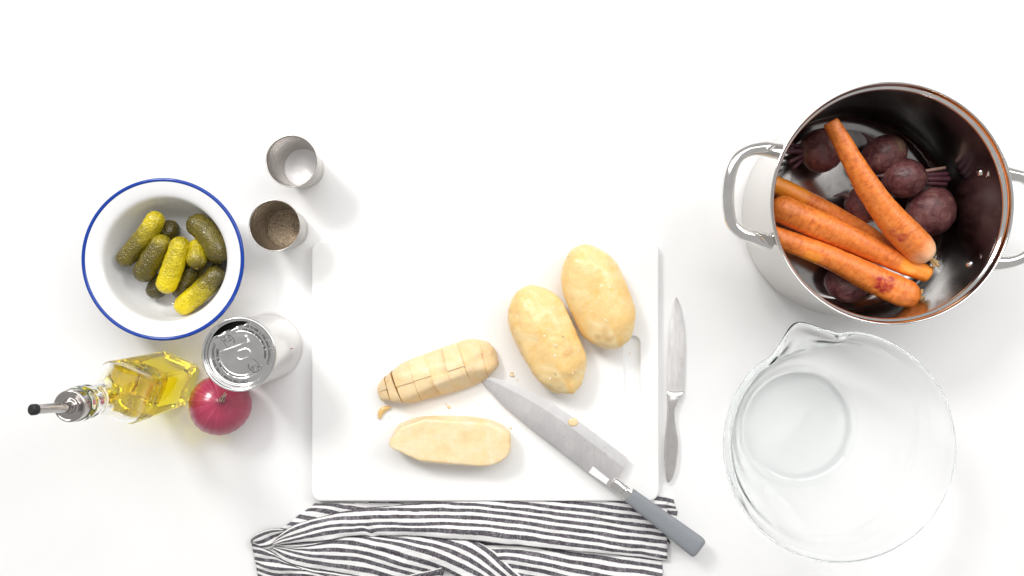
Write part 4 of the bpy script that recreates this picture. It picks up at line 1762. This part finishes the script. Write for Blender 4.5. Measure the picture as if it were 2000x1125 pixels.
def make_beet(px, py, z, rx, ry, rz, yaw, seed, label, stems=(), root_dir=None, rough=None):
    c = at(px, py, z)
    base = Vector((c.x, c.y, z - rz))
    dirs, faces = sphere_dirs(72, 48)
    off = Vector((seed * 2.3, seed * 5.1, seed))
    verts, ro = [], []
    rot = Matrix.Rotation(yaw, 3, 'Z')
    for d in dirs:
        r = 1 + .05 * noise.noise(d * 1.3 + off) + .02 * noise.noise(d * 4 + off) + .007 * noise.noise(d * 11 + off)
        # drawn out towards the stem end (+x) and the root end (-x)
        r *= 1 + .10 * max(0, -d.x) ** 6 + .06 * max(0, d.x) ** 8
        p = rot @ Vector((d.x * r * rx, d.y * r * ry, d.z * r * rz))
        verts.append(p + Vector((0, 0, rz)))
        m = max(0, (d.x - .80) * 3.5) * (1 if stems else 0)
        if rough:
            w = at(rough[0], rough[1], z + rz * .6) - base - Vector((0, 0, 0))
            m = max(m, 1 - (Vector((p.x - w.x, p.y - w.y)).length / rough[2]))
        ro.append(max(0, min(1, m * 1.3 + (.5 * noise.noise(d * 9 + off) if m > .05 else 0))))
    root = thing("beet", label, "beet", base, "beets in the pot")
    mesh_obj("bulb", verts, faces, M["beet"], root, attrs={"rough": ro})
    rng = random.Random(seed)
    for k, (ang, l, w, pale) in enumerate(stems):
        a = ang
        d = Vector((math.cos(a), math.sin(a), .12))
        s = Vector((math.cos(yaw) * rx * .93, math.sin(yaw) * rx * .93, rz + rng.uniform(-.2, .45) * rz * .5)) + Vector((-math.sin(yaw), math.cos(yaw), 0)) * (k - (len(stems) - 1) / 2) * .0042
        v, f, _ = tube([s, s + d * l * .5 + Vector((0, 0, .001)), s + d * l], [w, w * .9, w * .85], 10, 10)
        mesh_obj("stalk_stub", v, f, M["stalk2"] if pale else M["beetstem"], root)
    if root_dir is not None:
        a, l, bend = root_dir
        s = Vector((math.cos(a) * rx * .92, math.sin(a) * ry * .92, rz))
        d = Vector((math.cos(a), math.sin(a), 0))
        e = Vector((-math.sin(a), math.cos(a), 0))
        v, f, _ = tube([s, s + d * l * .4, s + d * l * .8 + e * bend * .5, s + d * l + e * bend], [.0050, .0026, .0014, .0007], 10, 16)
        mesh_obj("tap_root", v, f, M["rootskin"], root)


M["stalk2"] = m_plain("pale_beet_stalk", (0.34, 0.20, 0.16), 0.5, var=.25, bump=.2)
make_beet(1604, 294, .034, .0225, .0245, .0245, PI + .15, 1, "smooth oval beet in the back left of the pot under the carrot's thin tip",
          stems=[(PI - .25, .022, .0030, 0), (PI + .05, .026, .0032, 0), (PI + .45, .020, .0028, 0), (PI + .7, .016, .0026, 0)])
make_beet(1727, 303, .030, .0235, .0225, .0225, .5, 2, "brown rough topped beet at the back of the pot",
          root_dir=(2.3, .014, .002), rough=(1757, 283, .011))
make_beet(1767, 348, .040, .0225, .0218, .0220, .05, 3, "round reddish beet with a bunch of cut stalks pointing right",
          stems=[(-.06, .024, .0030, 0), (-.02, .026, .0034, 0), (.04, .025, .0032, 0), (.16, .022, .0020, 1)], root_dir=(PI - .1, .012, .001))
make_beet(1817, 413, .034, .0272, .0262, .0255, 1.0, 4, "largest shiny purple beet at the right of the carrots")
make_beet(1688, 398, .028, .0205, .0215, .0205, 1.9, 5, "shaded beet half hidden under the diagonal carrot", root_dir=(2.75, .016, .006))
make_beet(1656, 553, .026, .0240, .0215, .0200, -.2, 6, "dark beet lying under the bottom carrot", stems=[])


# ------------------------------------------------------------------ glass mixing bowl
def make_glass_bowl():
    h = .1235
    c = at(1640, 872, h)
    base = Vector((c.x, c.y, 0))
    R0 = .1150
    outer = [(0, .0006), (.052, .0006), (.057, .0003), (.061, .0005), (.0645, .0022), (.0675, .0062), (.0735, .0175), (.084, .040), (.094, .066), (.1025, .092), (.108, .110), (.1105, .1165)]
    lip = [(.1125, .1180), (.1150, .1193), (.1166, .1214), (.1160, .1238), (.1136, .1247), (.1108, .1240), (.1082, .1214)]
    inner = [(.1062, .1140), (.1035, .106), (.0985, .091), (.0905, .066), (.0805, .041), (.0700, .0192), (.0630, .0085), (.056, .0058), (.03, .0052), (0, .005)]
    prof = [Vector((a, b, 0)) for a, b in outer + lip + inner]
    pr = spline(prof, 110)
    pr[0] = Vector((0, .0006, 0))
    pr[-1] = Vector((0, .005, 0))
    N = 200
    V, F = [], []
    V.append(Vector((0, 0, pr[0].y + .0005)))
    a0 = math.radians(109)
    for j in range(1, len(pr) - 1):
        for i in range(N):
            a = 2 * PI * i / N
            r, z = max(pr[j].x, .0005), pr[j].y
            d = (a - a0 + PI) % (2 * PI) - PI
            k = max(0, (z - .075) / .048)
            g = math.exp(-(d / .155) ** 2) - .20 * math.exp(-((abs(d) - .33) / .09) ** 2)
            r += .0145 * g * k ** 1.5
            z -= .0035 * math.exp(-(d / .17) ** 2) * k ** 3
            V.append(Vector((r * math.cos(a), r * math.sin(a), z + .0003)))
    V.append(Vector((0, 0, pr[-1].y)))
    m = len(pr) - 2
    for i in range(N):
        F.append((0, 1 + (i + 1) % N, 1 + i))
    for j in range(m - 1):
        for i in range(N):
            a = 1 + j * N
            b = a + N
            F.append((a + i, a + (i + 1) % N, b + (i + 1) % N, b + i))
    a = 1 + (m - 1) * N
    last = len(V) - 1
    for i in range(N):
        F.append((a + i, a + (i + 1) % N, last))
    o = mesh_obj("mixing_bowl", V, F, M["bowlglass"], None, loc=base)
    tag(o, "large empty clear glass mixing bowl with a pouring lip", "bowl")


make_glass_bowl()


# ------------------------------------------------------------------ striped tea towel
def make_towel():
    V, F, U = [], [], []
    base = at(900, 1050, 0)

    def edge_y(x):
        return 982.5 - .0155 * (x - 600)

    def patch(lines, vv, nu=90, sub=6, clip=False, amp=.0006, seed=0, keep=None):
        L = [[Vector(p) for p in l] for l in lines]
        R_ = [spline(l, nu) for l in L]
        nl = len(R_)
        rows, vvs = [], []
        tot = (nl - 1) * sub + 1
        for k in range(tot):
            s = k / sub
            i = min(int(s), nl - 2)
            t_ = s - i
            row = []
            for c_ in range(nu):
                p1, p2 = R_[i][c_], R_[i + 1][c_]
                p0 = R_[i - 1][c_] if i > 0 else p1 * 2 - p2
                p3 = R_[i + 2][c_] if i + 2 < nl else p2 * 2 - p1
                row.append(cr(p0, p1, p2, p3, t_))
            rows.append(row)
            vvs.append(vv[i] + (vv[i + 1] - vv[i]) * t_)
        i0 = len(V)
        ok = []
        for k, row in enumerate(rows):
            for c_, p in enumerate(row):
                wv = noise.noise(Vector((p.x * .016, p.y * .03, seed + 9))) * 2.2 + noise.noise(Vector((p.x * .05, p.y * .05, seed + 4))) * .8
                cz = math.exp(-((p.x - 724 - (p.y - 1036) * .5) / 9) ** 2 - ((p.y - 1038) / 13) ** 2) if seed == 1 else 0.0
                p = Vector((p.x, p.y + wv + 4.0 * cz, p.z - 5.0 * cz + 1.0 * wv))
                z = max(.0012, p.z * .001 + amp * noise.noise(Vector((p.x * .022, p.y * .06, seed))) + amp * .5 * noise.noise(Vector((p.x * .07, p.y * .16, seed + 3))))
                w = at(p.x, p.y, z)
                V.append(w - base)
                U.append((c_ / (nu - 1) * (row[-1] - row[0]).length / S, vvs[k]))
                ok.append((not clip or p.y > edge_y(p.x)) and (keep is None or keep(p.x, p.y)))
        for k in range(tot - 1):
            for c_ in range(nu - 1):
                q = (k * nu + c_, k * nu + c_ + 1, (k + 1) * nu + c_ + 1, (k + 1) * nu + c_)
                if all(ok[i] for i in q):
                    F.append(tuple(i0 + i for i in reversed(q)))

    xs = [533, 552, 587, 634, 705, 822, 940, 1100, 1300]

    def ln(ys, zs, xs_=xs):
        if not isinstance(zs, (list, tuple)):
            zs = [zs] * len(ys)
        return [(x, y, z) for x, y, z in zip(xs_, ys, zs)]
    # A: the broad upper layer
    XR = [533, 552, 587, 634, 705, 822, 940, 1100, 1303]
    A = [
        ln([1062, 1059, 1057, 1051, 1040, 1041, 1050, 1067, 1088], 2.0, XR),
        ln([1063, 1061, 1059, 1055, 1045, 1047, 1057, 1073, 1093], [8, 8, 9, 10, 10, 10, 10, 8, 5], XR),
        ln([1062, 1058, 1051, 1041, 1034, 1034, 1040, 1061, 1087], [9, 11, 13, 15, 15, 15, 15, 12, 8], XR),
        ln([1061, 1052, 1042, 1029, 1023, 1023, 1026, 1047, 1074], [9, 11, 13, 14, 14, 14, 13, 11, 8], XR),
        ln([1060, 1045, 1029, 1016, 1010, 1009, 1012, 1032, 1060], [8, 10, 12, 13, 13, 13, 12, 10, 8], XR),
        ln([1059, 1041, 1022, 1009, 997, 996, 998, 1018, 1046], [6, 7, 8, 9, 10, 11, 11, 10, 8], XR),
        ln([1060, 1044, 1025, 1012, 999, 985, 986, 1005, 1032], [3, 3, 3, 3, 4, 8, 9, 9, 8], XR),
        ln([1061, 1047, 1029, 1016, 1003, 984, 975, 992, 1018], [2, 2, 2, 2, 2, 4, 7, 8, 8], XR),
        ln([1062, 1049, 1032, 1020, 1007, 987, 965, 980, 1004], [2, 2, 2, 2, 2, 2, 5, 7, 8], XR),
        ln([1062, 1050, 1034, 1022, 1010, 990, 962, 967, 990], [1.5] * 7 + [6, 7], XR),
        ln([1062, 1051, 1036, 1024, 1012, 993, 962, 957, 976], [1.5] * 7 + [5, 7], XR),
        ln([1062, 1052, 1037, 1026, 1014, 995, 962, 950, 962], [1.5] * 7 + [4, 6], XR),
    ]
    patch(A, [-.9, -.4, .5, 1.5, 2.5, 3.5, 4.5, 5.5, 6.5, 7.5, 8.5, 9.5], 150, 7, clip=True, amp=.0019, seed=1)
    # C: the layer under it at the right
    XC = [925, 985, 1050, 1120, 1200, 1294]
    ysC = [[1050, 1052, 1058, 1068, 1080, 1092], [1062, 1062, 1069, 1081, 1094, 1108], [1078, 1076, 1084, 1098, 1111, 1122], [1092, 1090, 1099, 1115, 1128, 1137],
           [1106, 1104, 1114, 1131, 1144, 1152], [1120, 1119, 1130, 1147, 1160, 1167], [1134, 1134, 1146, 1163, 1176, 1182], [1150, 1150, 1162, 1179, 1192, 1197]]
    zC = [1.6, 1.8, 3.5, 7.0, 6.0, 4.0, 5.0, 3.0]
    patch([ln(y, z, XC) for y, z in zip(ysC, zC)], [i + .5 for i in range(8)], 90, 6, amp=.0018, seed=7)
    # B: the lower left layer, twisting over to the right
    B = [
        [(540, 1064, 2), (620, 1055, 2), (720, 1040, 2), (850, 1040, 2), (912, 1050, 3), (940, 1061, 5), (968, 1079, 6), (992, 1102, 6), (1024, 1130, 5), (1060, 1160, 4)],
        [(540, 1065, 4), (620, 1057, 4), (720, 1042, 3), (850, 1043, 4), (905, 1052, 7), (930, 1063, 9), (956, 1082, 10), (980, 1104, 10), (1010, 1131, 9), (1045, 1160, 8)],
        [(540, 1065, 5), (620, 1059, 5), (710, 1044, 4), (811, 1046, 6), (870, 1058, 10), (905, 1069, 11), (937, 1087, 11), (965, 1108, 10), (993, 1131, 9), (1030, 1162, 8)],
        [(540, 1066, 6), (615, 1060, 6), (690, 1046, 5), (768, 1051, 8), (822, 1061, 11), (868, 1072, 12), (905, 1088, 11), (940, 1108, 10), (970, 1130, 9), (1010, 1160, 8)],
        [(540, 1066, 7), (610, 1061, 7), (660, 1050, 7), (700, 1050, 8), (740, 1056, 10), (790, 1067, 12), (845, 1083, 11), (893, 1103, 10), (935, 1124, 9), (985, 1155, 8)],
        [(540, 1068, 7), (587, 1068, 7), (622, 1062, 8), (655, 1058, 10), (690, 1061, 11), (735, 1071, 11), (788, 1086, 10), (840, 1103, 9), (890, 1124, 7), (945, 1150, 5)],
    ]
    patch(B, [-5.0, -4.4, -3.5, -2.5, -1.4, -.5], 150, 7, amp=.0015, seed=11)
    XB = [(540, 1068, 7), (587, 1068, 7), (622, 1062, 8), (655, 1058, 10), (690, 1061, 11), (735, 1071, 11), (780, 1084, 10), (822, 1097, 9), (868, 1113, 7)]
    B2 = [XB,
          [(538, 1068, 7), (575, 1072, 7), (622, 1074, 9), (658, 1073, 11), (693, 1077, 11), (728, 1085, 10), (770, 1098, 9), (812, 1110, 8), (866, 1122, 6)],
          [(535, 1069, 7), (566, 1077, 7), (602, 1085, 9), (636, 1087, 10), (672, 1089, 10), (705, 1094, 9), (742, 1104, 8), (788, 1117, 7), (858, 1138, 5)],
          [(531, 1071, 7), (560, 1086, 7), (600, 1096, 8), (636, 1101, 8), (672, 1106, 8), (697, 1111, 7), (730, 1117, 7), (775, 1131, 6), (850, 1153, 5)],
          [(527, 1072, 5), (552, 1094, 5), (592, 1108, 5), (630, 1114, 5), (668, 1120, 5), (695, 1125, 5), (730, 1132, 5), (770, 1146, 4), (845, 1167, 4)],
          [(525, 1072, 2), (548, 1092, 2), (588, 1106, 2), (626, 1112, 2), (664, 1119, 2), (692, 1124, 2), (730, 1132, 2), (770, 1147, 2), (845, 1168, 2)]]
    patch(B2, [-.5, .5, 1.5, 2.5, 3.4, 3.9], 110, 7, amp=.0015, seed=15)
    # hem turned up at the end of that layer
    HM = [[(862, 1109, 9.5), (845, 1113, 10), (815, 1119, 10), (785, 1126, 9.5), (760, 1134, 9)],
          [(866, 1112, 11), (848, 1117, 11.5), (818, 1123, 11), (788, 1130, 10.5), (763, 1138, 10)],
          [(868, 1117, 9), (852, 1122, 9), (822, 1128, 9), (792, 1135, 8), (767, 1143, 8)]]
    patch([[(a[0], a[1], a[2]) for a in l] for l in HM], [1.1, 1.45, 1.75], 40, 4, amp=.0005, seed=19)
    # E: crumpled left end
    E = [[(491, 1058, 6), (508, 1066, 8), (530, 1076, 8), (556, 1092, 5), (590, 1104, 3), (640, 1112, 2), (720, 1122, 2)],
         [(493, 1072, 5), (512, 1076, 9), (535, 1084, 7), (560, 1097, 4), (595, 1108, 4), (640, 1116, 3), (720, 1126, 2)],
         [(495, 1082, 4), (514, 1086, 8), (538, 1090, 6), (565, 1101, 3), (600, 1112, 6), (640, 1119, 6), (720, 1130, 4)],
         [(497, 1093, 3), (516, 1095, 5), (540, 1097, 3), (570, 1106, 5), (605, 1117, 7), (642, 1123, 7), (720, 1136, 5)],
         [(499, 1098, 5), (518, 1106, 8), (542, 1110, 8), (574, 1113, 7), (607, 1116, 5), (645, 1126, 5), (720, 1143, 4)],
         [(501, 1112, 4), (520, 1118, 7), (544, 1123, 6), (578, 1124, 3), (612, 1126, 3), (650, 1136, 4), (720, 1152, 4)],
         [(503, 1122, 3), (524, 1131, 5), (548, 1136, 5), (582, 1138, 5), (616, 1140, 5), (655, 1150, 4), (720, 1165, 4)],
         [(505, 1140, 2), (528, 1148, 3), (552, 1152, 3), (586, 1154, 3), (620, 1156, 3), (660, 1166, 3), (720, 1180, 3)]]
    patch(E, [.2, 1.2, 1.9, 2.6, 3.4, 4.5, 5.4, 6.5], 70, 6, amp=.0030, seed=23)
    # F: rolled corner at the far left
    Fp = [[(490, 1060, 1.5), (496, 1048, 2), (512, 1038, 2), (535, 1033, 2), (552, 1033, 2)],
          [(489, 1054, 7), (498, 1046, 9), (514, 1039, 10), (536, 1035, 10), (554, 1035, 8)],
          [(494, 1056, 10), (506, 1051, 12), (520, 1046, 12), (540, 1041, 12), (556, 1038, 9)],
          [(500, 1062, 7), (512, 1060, 8), (526, 1055, 7), (544, 1047, 8), (558, 1042, 7)],
          [(508, 1067, 9), (518, 1066, 11), (530, 1063, 11), (546, 1053, 9), (560, 1046, 6)],
          [(515, 1074, 5), (523, 1073, 6), (534, 1068, 6), (548, 1058, 5), (562, 1050, 4)]]
    patch(Fp, [.5, 1.1, 1.9, 2.7, 3.4, 4.3], 40, 7, amp=.0022, seed=29)
    # D: the flap behind
    D = [[(618, 976, 3), (650, 974, 3), (690, 976, 3), (730, 980, 3), (790, 982, 2)],
         [(612, 986, 3), (642, 985, 5), (676, 990, 4), (716, 996, 3), (780, 990, 2)],
         [(598, 997, 3), (630, 996, 6), (664, 1004, 4), (700, 1012, 3), (770, 1012, 2)],
         [(581, 1009, 3), (608, 1015, 6), (640, 1023, 4), (680, 1030, 3), (750, 1030, 2)],
         [(563, 1022, 3), (590, 1026, 6), (620, 1036, 4), (660, 1042, 3), (730, 1042, 2)],
         [(545, 1034, 3), (570, 1038, 5), (600, 1047, 3), (640, 1052, 3), (710, 1052, 2)],
         [(530, 1044, 2), (550, 1050, 3), (580, 1056, 2), (620, 1060, 2), (690, 1060, 2)]]
    patch(D, [i + .5 for i in range(7)], 60, 6, clip=True, amp=.0020, seed=31)
    # G: the folded-back edge peeping out at the right
    Gp = [[(1270, 962, 2), (1300, 966, 2), (1314, 970, 2)], [(1272, 974, 2), (1302, 978, 2.4), (1317, 981, 2)], [(1274, 986, 2), (1304, 989, 2.4), (1320, 991, 2)],
          [(1276, 998, 2), (1306, 1001, 2.4), (1323, 1003, 2)], [(1274, 1020, 1.6), (1302, 1030, 2), (1312, 1045, 1.6)], [(1274, 1050, 1.6), (1300, 1060, 2), (1308, 1066, 1.6)]]
    patch(Gp, [.9, 1.6, 2.5, 3.5, 5.2, 7.0], 24, 8, amp=.0003, seed=37)
    o = mesh_obj("tea_towel", V, F, M["towel"], None, loc=base, uvs=U)
    sm = o.modifiers.new("thickness", 'SOLIDIFY')
    sm.thickness = .0009
    sm.offset = -1
    tag(o, "crumpled white tea towel with dark grey stripes in front of the board", "towel")


make_towel()
